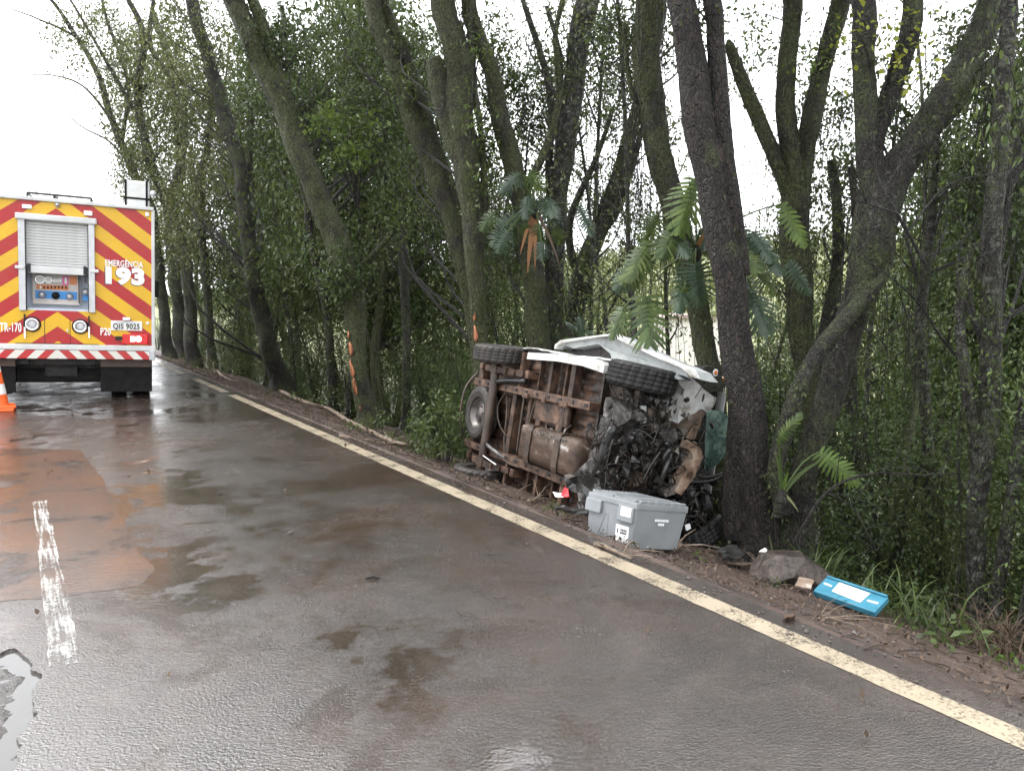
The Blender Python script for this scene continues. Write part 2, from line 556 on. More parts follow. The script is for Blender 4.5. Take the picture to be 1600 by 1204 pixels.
road_mats()
leaf_mat('leaf_dark', [(0.0, (0.0117, 0.0235, 0.0076)), (0.5, (0.0351, 0.0593, 0.0178)), (1.0, (0.0995, 0.1449, 0.0457))])
leaf_mat('leaf_mid', [(0.0, (0.0173, 0.0312, 0.0099)), (0.5, (0.0533, 0.0814, 0.0224)), (1.0, (0.1409, 0.1832, 0.0525))])
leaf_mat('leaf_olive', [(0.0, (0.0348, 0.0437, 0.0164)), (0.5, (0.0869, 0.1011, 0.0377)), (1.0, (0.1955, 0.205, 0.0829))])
leaf_mat('leaf_bright', [(0.0, (0.0368, 0.0651, 0.0147)), (0.5, (0.0788, 0.126, 0.0252)), (1.0, (0.147, 0.21, 0.0441))], 0.4)
leaf_mat('leaf_yellow', [(0.0, (0.16, 0.19, 0.02)), (1.0, (0.36, 0.37, 0.05))], 0.4)
leaf_mat('leaf_blue', [(0.0, (0.018, 0.034, 0.019)), (0.5, (0.032, 0.055, 0.032)), (1.0, (0.06, 0.09, 0.055))], 0.2, 0.27)
leaf_mat('leaf_dead', [(0.0, (0.022, 0.014, 0.009)), (0.5, (0.06, 0.037, 0.023)), (1.0, (0.125, 0.082, 0.055))], 0.1, 0.6)
leaf_mat('leaf_orange', [(0.0, (0.14, 0.055, 0.02)), (1.0, (0.26, 0.12, 0.05))], 0.25, 0.6)
leaf_mat('leaf_moss', [(0.0, (0.022, 0.030, 0.010)), (0.5, (0.048, 0.062, 0.020)), (1.0, (0.10, 0.12, 0.040))], 0.25, 0.5)
bark_mat('bark_mossy', (0.009, 0.007, 0.005), (0.070, 0.054, 0.039), 0.80, (0.052, 0.060, 0.018), lichen=0.3)
bark_mat('bark_dark', (0.009, 0.007, 0.006), (0.066, 0.052, 0.040), 0.58, lichen=0.25)
bark_mat('bark_brown', (0.010, 0.007, 0.006), (0.072, 0.050, 0.040), 0.2, lichen=0.15, furrow=(14, 14, 6))
bark_mat('bark_lichen', (0.011, 0.009, 0.007), (0.066, 0.058, 0.045), 0.5, lichen=1.0)
bark_mat('twig_bark', (0.010, 0.008, 0.006), (0.050, 0.041, 0.031), 0.25)
simple('raw_wood', [(0.35, (0.07, 0.025, 0.013)), (0.5, (0.27, 0.090, 0.035)), (0.70, (0.42, 0.21, 0.10))], 30, (0.5, 0.8), stretch=(1, 1, 0.2), bmp=(60, 0.6, 0.01))
simple('dead_branch', [(0.3, (0.07, 0.05, 0.035)), (0.7, (0.24, 0.18, 0.13))], 18, (0.5, 0.8), stretch=(1, 1, 1), bmp=(40, 0.6, 0.01))
simple('rock', [(0.32, (0.010, 0.007, 0.005)), (0.5, (0.032, 0.022, 0.017)), (0.70, (0.085, 0.064, 0.052))], 9, (0.35, 0.7), bmp=(22, 0.7, 0.03))
# ================================================================ SETTING: ground, road
def grid_axis(segs):
    out = []
    for a, b, n in segs:
        out += list(np.linspace(a, b, n, endpoint=False))
    out.append(segs[-1][1])
    return out

PU[6], PU[7] = 0.10, 0.20
PZ[7] = 0.010
PU.insert(8, 0.36); PZ.insert(8, -0.05)
PZ[9] = -0.12; PZ[10] = -0.30; PZ[11] = -0.41; PZ[12] = -0.64

ua = grid_axis([(-400, -60, 6), (-60, -9, 8), (-9, -5.5, 14), (-5.5, 0.06, 3), (0.06, 2.6, 70), (2.6, 6, 22), (6, 20, 16), (20, 80, 12), (80, 500, 12)])
sa = grid_axis([(-200, -20, 6), (-20, 0, 12), (0, 12, 240), (12, 22, 90), (22, 45, 46), (45, 120, 20), (120, 700, 12)])
gv = []
for u in ua:
    for s in sa:
        t = u + LINE_T
        gv.append(tuple(rp(t, s, ground_h(t, s))))
ns = len(sa)
gf = [(i * ns + j, (i + 1) * ns + j, (i + 1) * ns + j + 1, i * ns + j + 1) for i in range(len(ua) - 1) for j in range(ns - 1)]
me = mesh_np('ground', gv, gf, True)
tag(link('ground', me, 'verge_soil'), kind='structure')

from mathutils.geometry import tessellate_polygon
hole_px = [(-60, 1040), (0, 1019), (14, 1013), (28, 1012), (36, 1022), (48, 1033), (52, 1047), (66, 1054), (56, 1070), (50, 1082), (53, 1100), (54, 1116), (40, 1135), (30, 1150), (27, 1172), (24, 1204), (20, 1260), (-160, 1300), (-170, 1110)]
hole = [gp(x, y) for x, y in hole_px]
hj = []
for i, p in enumerate(hole):                       # a crumbly outline
    q = hole[(i + 1) % len(hole)]
    for k in range(4):
        w = p.lerp(q, k / 4)
        hj.append(w + Vector((noise.noise((w.x * 30, w.y * 30, 1.0)), noise.noise((w.x * 30, w.y * 30, 5.0)), 0)) * 0.018)
outer = [rp(LINE_T + a, b) for a, b in ((-5.7, -30), (0.24, -30), (0.24, 130), (-5.7, 130))]
tris = tessellate_polygon([outer, hj])
allv = outer + hj
rb = MB()
rb.add(allv, [tuple(t) for t in tris])
nb = len(hj)
rb.add([p for p in hj] + [p + Vector((0, 0, -0.04)) for p in hj], [(i, (i + 1) % nb, (i + 1) % nb + nb, i + nb) for i in range(nb)])
road = rb.build('road', 'wet_asphalt', fix=True)
if road.data.polygons[0].normal.z < 0:
    road.data.flip_normals()
tag(road, kind='structure')

# the broken hole in the road: rubble floor and standing water
cx = sum((p for p in hj), Vector()) / nb
xs = np.linspace(min(p.x for p in hj) - .02, max(p.x for p in hj) + .02, 60)
ys = np.linspace(min(p.y for p in hj) - .02, max(p.y for p in hj) + .02, 60)
simple('broken_asphalt', [(0.3, (0.045, 0.042, 0.040)), (0.7, (0.13, 0.12, 0.115))], 22, (0.22, 0.5), bmp=(60, 0.7, 0.02))
pv, pf = [], []
def rim_d(x, y):
    return min((Vector((x, y, 0)) - p).length for p in hj[::2])
for x in xs:
    for y in ys:
        d = rim_d(x, y)
        h = -0.030 + min(0.030, max(0.0, (d - 0.035)) * 0.42) + 0.024 * fbm(x * 13, y * 13, 2.0, 4)
        pv.append((x, y, min(h, -0.002)))
pf = [(i * 60 + j, (i + 1) * 60 + j, (i + 1) * 60 + j + 1, i * 60 + j + 1) for i in range(59) for j in range(59)]
tag(link('pothole', mesh_np('pothole', pv, pf, True), 'broken_asphalt'), kind='structure')
m, nt, bs = new_mat('puddle_water')
bs.inputs['Base Color'].default_value = (0.05, 0.045, 0.04, 1)
bs.inputs['Roughness'].default_value = 0.05
bs.inputs['Specular IOR Level'].default_value = 1.0
bump(nt, bs, tex_noise(nt, obj_vec(nt), 14, 3).outputs[0], 0.06, 0.01)
pw = MB().add([p + Vector((0, 0, -0.012)) for p in hj], [tuple(range(nb))]).build('puddle', 'puddle_water')
tag(pw, kind='structure')
if pw.data.polygons[0].normal.z < 0: pw.data.flip_normals()

# repair patch, tinted brown for the truck's reflection
patch_px = [(-300, 705), (40, 700), (128, 703), (140, 722), (158, 742), (172, 775), (190, 805), (205, 835), (222, 862), (240, 896), (215, 915), (150, 925), (70, 935), (-250, 955)]
pp = [gp(x, y, 0.0012) for x, y in patch_px]
pj = []
for i, p in enumerate(pp):
    q = pp[(i + 1) % len(pp)]
    for k in range(8):
        w = p.lerp(q, k / 8)
        pj.append(w + Vector((noise.noise((w.x * 9, w.y * 9, 1.0)), noise.noise((w.x * 9, w.y * 9, 5.0)), 0)) * 0.035)
po = MB().add(pj, [tuple(range(len(pj)))]).build('asphalt_patch', 'reflection_tinted_patch')
if po.data.polygons[0].normal.z < 0: po.data.flip_normals()
tag(po, kind='structure')

# painted lines, ragged edges, broken where the mud covers them
def painted(name, t0, t1, s0, s1, mat, z=0.002, jit=0.007, n=None):
    n = n or max(2, int((s1 - s0) / 0.06))
    vs = []
    for i in range(n + 1):
        s = s0 + (s1 - s0) * i / n
        for t, q in ((t0, 1.0), (t1, 4.0)):
            vs.append(rp(t + jit * (noise.noise((s * 6, q, 0)) + 0.7 * noise.noise((s * 21, q, 0))), s, z))
    fs = [(2 * i, 2 * i + 1, 2 * i + 3, 2 * i + 2) for i in range(n)]
    o = MB().add(vs, fs).build(name, mat)
    if o.data.polygons[0].normal.z < 0: o.data.flip_normals()
    return tag(o, kind='structure')
painted('edge_line', LINE_T - 0.066, LINE_T + 0.062, -3, 12.35, 'line_paint')
painted('edge_line', LINE_T - 0.066, LINE_T + 0.058, 12.8, 15.2, 'line_paint')
painted('edge_line', LINE_T - 0.066, LINE_T + 0.058, 16.4, 40, 'line_paint')
# centre line: a doubled, worn stroke
g0, g1 = gp(88, 1040), gp(118, 1036)
h0, h1 = gp(55, 784), gp(72, 782)
def stroke(name, a, b, wa, wb, mat, n=110, z=0.0028):
    d = (b - a); d.z = 0
    sd = Vector((d.y, -d.x, 0)).normalized()
    vs = []
    for i in range(n + 1):
        k = i / n
        c = a.lerp(b, k)
        w = wa + (wb - wa) * k
        for e, q in ((-1, 1.0), (1, 7.0)):
            j = 0.009 * (noise.noise((k * 7.3 + a.x, q, 1)) + 0.8 * noise.noise((k * 31.7 + a.x, q, 4)))
            vs.append(Vector((c.x, c.y, z)) + sd * (e * w / 2 + j))
    fs = [(2 * i, 2 * i + 1, 2 * i + 3, 2 * i + 2) for i in range(n)]
    o = MB().add(vs, fs).build(name, mat)
    if o.data.polygons[0].normal.z < 0: o.data.flip_normals()
    return tag(o, kind='structure')
stroke('centre_line', gp(103, 1039), gp(62, 783), 0.115, 0.085, 'worn_paint')
cd = (h0 - g0).normalized()
stroke('centre_line', h0 + cd * 9, h0 + cd * 13, 0.05, 0.05, 'worn_paint')
stroke('centre_line', g0 - cd * 10, g0 - cd * 5, 0.05, 0.05, 'worn_paint')
painted('edge_line', LINE_T - 5.5, LINE_T - 5.37, -10, 60, 'line_paint')

# ================================================================ VEGETATION
def leaf_geo(C, nl, spread, L, W, droop=0.35, flat=0.6, rng=RNG):
    """Small folded leaves scattered round the clump centres C (n,3); returns verts and quads."""
    C = np.asarray(C, dtype=np.float32)
    n = len(C) * nl
    if n == 0:
        return np.zeros((0, 3)), np.zeros((0, 4), dtype=int)
    sp = np.asarray(spread if hasattr(spread, '__len__') else (spread, spread, spread))
    P = np.repeat(C, nl, axis=0) + rng.normal(size=(n, 3)) * sp
    D = rng.normal(size=(n, 3)); D[:, 2] -= droop * 2.2
    D /= np.linalg.norm(D, axis=1, keepdims=True)
    N = rng.normal(size=(n, 3)); N[:, 2] += flat * 2
    S = np.cross(D, N); S /= np.linalg.norm(S, axis=1, keepdims=True) + 1e-9
    N = np.cross(S, D)
    l = (L * rng.uniform(0.6, 1.25, n))[:, None]
    w = (W * rng.uniform(0.7, 1.2, n))[:, None]
    v0 = P
    v1 = P + D * l * 0.45 + S * w * 0.5 + N * w * 0.12
    v2 = P + D * l
    v3 = P + D * l * 0.45 - S * w * 0.5 + N * w * 0.12
    V = np.stack([v0, v1, v2, v3], axis=1).reshape(-1, 3)
    Q = np.arange(n * 4).reshape(-1, 4)
    return V, Q

def leaf_obj(name, C, nl, spread, L, W, mat, parent, droop=0.35, flat=0.6, base=(0, 0, 0)):
    V, Q = leaf_geo(C, nl, spread, L, W, droop, flat)
    V = V - np.asarray(base)
    return link(name, mesh_np(name, V, Q), mat, parent)

def blob_points(b, rng=RNG):
    px, py, rx, ry, n, Y = b[:6]
    dY = b[6] if len(b) > 6 else (rx + ry) / 2 / F * Y
    q = rng.normal(size=(n, 3))
    q /= np.linalg.norm(q, axis=1, keepdims=True)
    q *= rng.uniform(0.1, 1.0, n)[:, None] ** 0.45
    out = []
    for a in q:
        out.append(tuple(at(px + a[0] * rx, py + a[1] * ry, Y + a[2] * dY)))
    return out

def limb_world(pts, Y, ground=False, extend=0):
    W = []
    for p in pts:
        y = p[3] if len(p) > 3 else Y
        c = at(p[0], p[1], y)
        W.append((c.x, c.y, c.z, max(0.005, 0.81 * p[2] / 2 / F * y)))
    if ground:
        x, y, z, r = W[0]
        g = gh(Vector((x, y, 0))) - 0.12
        if z > g + 0.1:
            W.insert(0, (x + (x - W[1][0]) * 0.3, y, g, r * 1.25))
    if extend:
        a, b = np.array(W[-2]), np.array(W[-1])
        d = (b - a)[:3]; d /= np.linalg.norm(d)
        d = d * np.array([0.7, 0.7, 1.0])
        for k in (0.5, 1.0):
            e = b[:3] + d * extend * k + np.array([0.12 * math.sin(k * 5 + b[0]), 0.2 * math.sin(k * 4 + b[1] * 3), 0])
            W.append((*e, b[3] * (1 - 0.62 * k)))
    return W

def where(p):
    px = 800 + p.x / max(p.y, .1) * F
    for lim, ph in ((330, 'just right of the fire truck'), (450, 'around the slim leaning trunk'), (620, 'around the ivy covered leaning trunk'), (760, 'left of the overturned van'), (900, 'behind the rear of the van'), (1130, 'behind the nose of the van'), (1260, 'behind the big reddish trunk'), (1420, 'around the big forked tree'), (1500, 'between the forked tree and the lichen trunk')):
        if px < lim: return ph
    return 'at the right border of the wood'
def sprigs(mb, C, spread):
    for c in C:
        c = Vector(c)
        o_ = c + Vector((random.gauss(0, .05), random.gauss(0, .05), -spread * 1.2))
        for _ in range(3):
            e = c + Vector((random.gauss(0, spread * .9), random.gauss(0, spread * .9), random.gauss(spread * .3, spread * .8)))
            mb.add([o_ + Vector((-.004, 0, 0)), o_ + Vector((.004, 0, 0)), o_ + Vector((0, .006, 0)), e], [(0, 1, 3), (1, 2, 3), (2, 0, 3)])
ALL_TREES = []
def tree(name, label, limbs, Y, bark='bark_mossy', blobs=(), leaf='leaf_mid', nl=26, size=(0.085, 0.036), spread=0.16, droop=0.35, extend=2.5,
         twig_frac=0.13, flare=1.35, vines=0, top=True, group=None, sides=14, wob=0.20, ivy=1.7):
    W0 = limb_world(limbs[0], Y, True, extend if top else 0)
    base = Vector(W0[0][:3]); base.z = gh(base)
    T = thing(name, label, 'tree', base, group)
    samples = []
    for i, L in enumerate(limbs):
        W = W0 if i == 0 else limb_world(L, Y, False, extend * 0.7 if (top and L[-1][1] <= 5) else 0)
        sp = spline(W, 0.05 if Y < 13 else 0.09)
        pts, rad = [], []
        for k, q in enumerate(sp):
            p = Vector(q[:3])
            j = min(1.0, k / 6)
            p += Vector((noise.noise((q[2] * 1.3, i * 7.1, 1)), noise.noise((q[2] * 1.3, i * 7.1, 9)), 0)) * q[3] * 0.45 * j
            r = q[3]
            if i == 0:
                r *= 1 + (flare - 1) * math.exp(-max(0, q[2] - base.z) / 0.28)
            pts.append(p); rad.append(r)
            samples.append((p, r))
        mb = MB().tube(pts, rad, (sides if i == 0 else max(8, sides - 3)) + (8 if Y < 13 else 0), True, wob)
        o = mb.build('trunk' if i == 0 else 'limb', bark, T, True)
        shift(o, base)
    if ivy and Y < 19:
        E = []
        for p, r in samples:
            if random.random() > ivy * (0.05 if Y < 13 else 0.09) * 14: continue
            if noise.noise((p.x * 1.7, p.y * 1.7, p.z * 1.7)) < -0.05: continue
            a = random.uniform(0, 6.28)
            E.append((p.x + math.cos(a) * r * 1.02, p.y + math.sin(a) * r * 1.02, p.z))
        if E:
            leaf_obj('climbing_leaves', E, 11, (0.035, 0.035, 0.06), 0.046, 0.022, 'leaf_moss', T, 0.7, base=tuple(base))
    C = []
    for b in blobs:
        C += blob_points(b)
    SP = np.array([tuple(s[0]) for s in samples])
    if C:
        leaf_obj('crown', C, nl, spread * .66, size[0], size[1], leaf, T, droop, base=tuple(base))
        tw = MB()
        sprigs(tw, C, spread)
        for c in C:
            if random.random() > twig_frac: continue
            c = np.array(c)
            hd = np.linalg.norm((SP - c)[:, :2], axis=1)
            d = hd + 1.2 * np.abs((c[2] - SP[:, 2]) - 0.9 * hd)
            j = int(np.argmin(d))
            a = SP[j]
            ln = np.linalg.norm(c - a)
            if ln > 3.8: continue
            mid = (a + c) / 2 + np.array([random.uniform(-1, 1), random.uniform(-1, 1), random.uniform(-.6, 1)]) * ln * 0.22
            r0 = min(0.5 * samples[j][1], 0.006 + 0.009 * ln)
            sp = spline([(*a, r0), (*mid, r0 * 0.6), (*c, 0.004)], max(0.12, ln / 6))
            tw.tube([Vector(q[:3]) for q in sp], [q[3] for q in sp], 4, False)
        if tw.v:
            o = tw.build('branches', 'twig_bark', T)
            shift(o, base); o['kind'] = 'stuff'
    if vines:
        vb = MB()
        for _ in range(vines):
            p, r = random.choice(samples[len(samples) // 3:])
            a = random.uniform(0, 6.28)
            q = p + Vector((math.cos(a), math.sin(a), 0)) * (r + random.uniform(0, 0.12))
            ln = random.uniform(0.5, 2.4)
            wx, wy = random.uniform(-.12, .12), random.uniform(-.12, .12)
            pts = [q + Vector((wx * k / 5 + random.uniform(-.035, .035), wy * k / 5 + random.uniform(-.035, .035), -ln * k / 5)) for k in range(6)]
            vb.tube(pts, random.uniform(0.0015, 0.004), 4, False)
        o = vb.build('vines', 'twig_bark', T); shift(o, base); o['kind'] = 'stuff'
    ALL_TREES.append(T)
    return T, samples, base

def scar(T, base, samples, zlo, zhi, ang0, ang1, name='torn_bark'):
    """A strip of raw torn wood standing just proud of the trunk, on the side between two compass angles."""
    seg = [s for s in samples if zlo <= s[0].z <= zhi]
    vs, fs = [], []
    n = 7
    for i, (p, r) in enumerate(seg):
        k = i / max(1, len(seg) - 1)
        w = (0.35 + 0.65 * abs(math.sin(k * 3.1 + 0.3))) * (0.7 + 0.5 * noise.noise((p.z * 7, 3, 1)))
        w = max(0.45, w) * (1 if 0 < i < len(seg) - 1 else 0.3)
        ac = (ang0 + ang1) / 2 + 0.25 * noise.noise((p.z * 4, 8, 2))
        hw = (ang1 - ang0) / 2 * w
        for j in range(n):
            a = ac + hw * (2 * j / (n - 1) - 1)
            rr = r * (1.08 + 0.05 * noise.noise((a * 5, p.z * 20, 0)))
            vs.append(p + Vector((math.cos(a) * rr, math.sin(a) * rr, 0)))
    for i in range(len(seg) - 1):
        for j in range(n - 1):
            fs.append((i * n + j, i * n + j + 1, (i + 1) * n + j + 1, (i + 1) * n + j))
    if not fs: return
    o = MB().add(vs, fs).build(name, 'raw_wood', T, True)
    sm = o.modifiers.new('thick', 'SOLIDIFY'); sm.thickness = 0.012; sm.offset = -1
    shift(o, base)
    o['label'] = 'raw orange wood where the bark was torn off'

# ---- the trunks one can tell apart, from far left to near right
TA, sA, bA = tree('forest_tree', 'slim leaning grey trunk at the verge just right of the fire truck', [
    [(436, 592, 40), (420, 540, 34), (402, 460, 32), (385, 350, 29), (374, 255, 28), (352, 185, 26), (325, 90, 24), (300, 0, 22)],
    [(380, 300, 18), (392, 200, 15), (388, 120, 13), (400, 40, 10), (396, 0, 9)]], 17, 'bark_dark',
    [(300, 60, 90, 110, 130, 17.5), (330, 240, 70, 120, 120, 18), (280, 330, 40, 110, 80, 18.5)], 'leaf_olive', 26, (0.10, 0.04), 0.2, extend=3)
TB, sB, bB = tree('forest_tree', 'dark ivy covered trunk leaning left with an orange torn strip near its foot', [
    [(575, 662, 40), (568, 610, 34), (560, 560, 33), (556, 500, 38), (548, 440, 44), (527, 378, 46), (495, 300, 42), (462, 220, 42), (430, 140, 40), (398, 70, 38), (362, 0, 36)],
    [(455, 205, 26), (440, 130, 24), (418, 60, 22), (395, 0, 20)],
    [(540, 440, 16), (600, 380, 12), (650, 300, 8), (690, 240, 5)]], 11.8, 'bark_mossy',
    [(480, 110, 100, 120, 150, 12.5), (590, 200, 60, 120, 110, 13), (540, 420, 36, 50, 60, 11.75), (410, 60, 60, 60, 40, 12)], 'leaf_dark', 26, (0.085, 0.034), 0.15, extend=3)
for _z0, _z1, _a0, _a1 in ((0.0, 0.34, 212, 262), (0.26, 0.62, 205, 252), (0.60, 0.86, 205, 262), (0.88, 1.04, 212, 244), (-0.22, -0.1, 235, 262)):
    scar(TB, bB, sB, _z0, _z1, math.radians(_a0), math.radians(_a1))
TC, sC, bC = tree('forest_tree', 'mossy trunk with a small orange wound low down, just behind the van', [
    [(756, 615, 34), (752, 540, 34), (748, 470, 33), (742, 400, 34), (736, 320, 42), (728, 250, 50), (716, 150, 52), (708, 70, 46), (697, 0, 46)],
    [(728, 262, 40), (706, 205, 36), (688, 150, 34), (674, 96, 30), (671, 92, 6)],
    [(745, 430, 20), (757, 330, 15), (752, 220, 12), (738, 120, 12), (733, 0, 11)]], 9.6, 'bark_mossy',
    [(640, 110, 40, 90, 60, 10.5), (770, 90, 40, 80, 50, 10.5), (752, 240, 34, 110, 45, 9.8)], 'leaf_mid', 22, (0.075, 0.032), 0.13, extend=3, vines=40)
for _z0, _z1, _a0, _a1 in ((0.72, 0.86, 222, 258), (0.94, 1.18, 218, 268), (1.2, 1.32, 224, 256)):
    scar(TC, bC, sC, _z0, _z1, math.radians(_a0), math.radians(_a1))
tree('forest_tree', 'long mossy trunk leaning left beside the trunk with the orange wound', [
    [(748, 600, 26), (742, 500, 32), (724, 410, 36), (700, 325, 38), (672, 250, 38), (640, 175, 36), (612, 90, 34), (584, 0, 34)],
    [(714, 330, 22), (690, 250, 22), (660, 165, 20), (635, 90, 19), (608, 20, 17), (600, 0, 14)]], 10.4, 'bark_mossy',
    [(560, 60, 60, 70, 60, 11), (640, 300, 50, 90, 70, 11.5)], 'leaf_mid', 24, (0.08, 0.034), 0.15, extend=3)
tree('forest_tree', 'stout dark trunk standing behind the rear end of the van', [
    [(846, 600, 46), (842, 520, 44), (836, 440, 42), (822, 350, 40), (804, 270, 38), (786, 200, 34), (766, 120, 32), (745, 50, 30), (735, 0, 28)],
    [(812, 310, 18), (850, 240, 14), (872, 160, 12), (868, 60, 10), (880, 0, 9)]], 9.8, 'bark_mossy',
    [(830, 140, 50, 90, 90, 11), (800, 380, 40, 60, 45, 10.5)], 'leaf_dark', 24, (0.075, 0.032), 0.14, extend=2.5, vines=20)
tree('forest_tree', 'straight mossy trunk rising above the van, leaning slightly right', [
    [(868, 600, 34), (866, 500, 34), (868, 400, 36), (872, 300, 38), (886, 200, 40), (896, 110, 38), (912, 40, 40), (922, 0, 42)],
    [(868, 380, 16), (858, 280, 14), (862, 180, 14), (846, 90, 12), (825, 20, 10), (818, 0, 8)],
    [(858, 220, 9), (876, 110, 9), (855, 10, 8)]], 10.2, 'bark_lichen',
    [(900, 130, 46, 110, 80, 11.2), (930, 60, 40, 60, 30, 11)], 'leaf_dark', 22, (0.07, 0.03), 0.13, extend=2.5, vines=16)
tree('forest_tree', 'forked dark tree with limbs spreading right behind the van', [
    [(892, 600, 40), (898, 500, 40), (908, 440, 40), (935, 360, 34), (962, 290, 32), (985, 210, 26), (998, 140, 22), (1004, 60, 16)],
    [(935, 370, 16), (968, 320, 14), (990, 255, 12), (1003, 200, 10)],
    [(905, 440, 18), (890, 350, 14), (930, 250, 10), (955, 180, 8)]], 11.5, 'bark_dark',
    [(960, 120, 40, 100, 70, 12), (930, 300, 40, 70, 40, 12), (1000, 330, 30, 60, 30, 12)], 'leaf_dark', 22, (0.075, 0.032), 0.14, top=False, vines=14)
TF, sF, bF = tree('forest_tree', 'tall trunk draped in hanging root strands behind the front of the van', [
    [(1118, 640, 40), (1106, 560, 40), (1094, 490, 42), (1074, 410, 44), (1054, 330, 46), (1034, 255, 46), (1018, 180, 48), (1010, 90, 52), (1012, 0, 54)],
    [(1050, 330, 16), (1020, 270, 14), (1008, 200, 12), (985, 130, 10), (975, 40, 8)]], 7.6, 'bark_mossy',
    [(965, 60, 40, 70, 30, 8), (1050, 60, 30, 60, 14, 8)], 'leaf_dark', 20, (0.06, 0.026), 0.12, extend=2.5, vines=130)
TG, sG, bG = tree('forest_tree', 'big reddish brown trunk against the nose of the van', [
    [(1184, 852, 88), (1180, 790, 80), (1172, 700, 74), (1162, 600, 68), (1150, 500, 62), (1136, 410, 58), (1120, 330, 56), (1100, 230, 56), (1086, 140, 56), (1074, 70, 54), (1064, 0, 52)],
    [(1148, 840, 40), (1146, 740, 38), (1150, 640, 34), (1152, 560, 30)],
    [(1158, 430, 36), (1148, 340, 36), (1134, 250, 36), (1124, 150, 36), (1116, 70, 34), (1110, 0, 34)]], 6.1, 'bark_brown',
    [(1100, 20, 40, 30, 10, 6.3)], 'leaf_mid', 20, (0.06, 0.026), 0.12, extend=2.0, vines=20, sides=20, wob=0.13, ivy=0.5)
TI, sI, bI = tree('forest_tree', 'three armed mossy tree between the brown trunk and the big forked tree', [
    [(1300, 830, 40), (1292, 760, 38), (1276, 660, 42), (1260, 560, 44), (1252, 470, 46), (1244, 400, 52), (1242, 320, 54), (1238, 240, 38), (1226, 170, 32), (1232, 80, 32), (1237, 0, 32)],
    [(1240, 330, 30), (1214, 260, 28), (1190, 195, 26), (1160, 120, 22), (1140, 70, 16), (1138, 62, 5)],
    [(1250, 300, 34), (1262, 220, 34), (1276, 140, 34), (1296, 60, 32), (1312, 0, 32)]], 7.4, 'bark_mossy',
    [(1290, 170, 40, 60, 30, 7.8), (1230, 400, 50, 60, 40, 7.8), (1180, 60, 30, 50, 12, 8)], 'leaf_mid', 22, (0.06, 0.027), 0.12, extend=2.0, vines=30)
TH, sH, bH = tree('forest_tree', 'big forked tree spreading wide mossy limbs at the right', [
    [(1244, 838, 62), (1252, 760, 54), (1272, 690, 50), (1298, 610, 52), (1324, 530, 56), (1350, 440, 66), (1366, 370, 76), (1378, 310, 76), (1398, 268, 62), (1430, 225, 56), (1470, 165, 54), (1510, 95, 50), (1552, 0, 46)],
    [(1226, 800, 34, 5.9), (1212, 735, 34, 5.85), (1226, 670, 34, 5.8), (1252, 600, 32, 5.75), (1292, 535, 32, 5.75), (1338, 480, 32, 5.8), (1380, 425, 32, 5.9), (1388, 370, 34, 6.0)],
    [(1372, 320, 56), (1362, 250, 46), (1356, 170, 42), (1348, 90, 40), (1346, 0, 40)],
    [(1362, 230, 34), (1388, 160, 34), (1412, 90, 34), (1424, 0, 32)],
    [(1446, 215, 26), (1490, 170, 26), (1530, 120, 24), (1556, 92, 18)]], 6.0, 'bark_dark',
    [(1400, 190, 34, 50, 16, 6.4), (1500, 60, 40, 60, 16, 6.6)], 'leaf_dark', 20, (0.055, 0.025), 0.10, extend=2.2, vines=40, sides=18)
tree('forest_tree', 'lichen spotted trunk near the right border of the wood', [
    [(1530, 985, 36), (1524, 880, 36), (1526, 780, 36), (1540, 680, 40), (1552, 560, 36), (1548, 440, 32), (1556, 300, 30), (1568, 150, 28), (1578, 0, 26)],
    [(1526, 700, 24), (1512, 600, 20), (1500, 480, 16), (1520, 380, 12)]], 5.4, 'bark_lichen',
    [(1560, 120, 50, 110, 70, 6.4), (1520, 300, 40, 70, 40, 6.4), (1590, 330, 30, 100, 40, 6.4)], 'leaf_dark', 22, (0.06, 0.026), 0.11, extend=2, vines=30)
tree('forest_tree', 'slender lichen trunk leaning right at the very edge of the wood', [
    [(1548, 1000, 24), (1562, 900, 24), (1580, 780, 24), (1596, 660, 22), (1625, 500, 20), (1650, 300, 18), (1660, 0, 16)]], 5.3, 'bark_lichen', [(1620, 200, 50, 140, 50, 6)], 'leaf_dark', 22, (0.06, 0.026), 0.11, extend=2)
tree('forest_tree', 'thin straight trunk among the bushes right of the forked tree', [
    [(1464, 960, 22), (1456, 860, 22), (1452, 740, 22), (1444, 600, 20), (1440, 480, 20), (1452, 380, 16), (1462, 260, 12), (1470, 140, 8)]], 6.6, 'bark_lichen',
    [(1470, 240, 50, 90, 50, 7.4)], 'leaf_mid', 22, (0.06, 0.027), 0.12, top=False, vines=14)
for lab, pts, Y in (
    ('dark mossy trunk just behind the rock', [(1322, 880, 44), (1312, 820, 42), (1300, 740, 40), (1290, 640, 34), (1296, 520, 30), (1310, 380, 22), (1300, 250, 16)], 7.9),
    ('thin dark trunk between the rock and the blue lid', [(1392, 930, 30), (1372, 880, 26), (1352, 830, 26), (1338, 740, 24), (1330, 600, 22), (1342, 420, 18), (1330, 260, 12)], 7.2)):
    tree('forest_tree', lab, [pts], Y, 'bark_dark', [(pts[-1][0], 300, 70, 90, 40, Y + 0.6)], 'leaf_mid', 22, (0.065, 0.028), 0.12, top=False, vines=10)
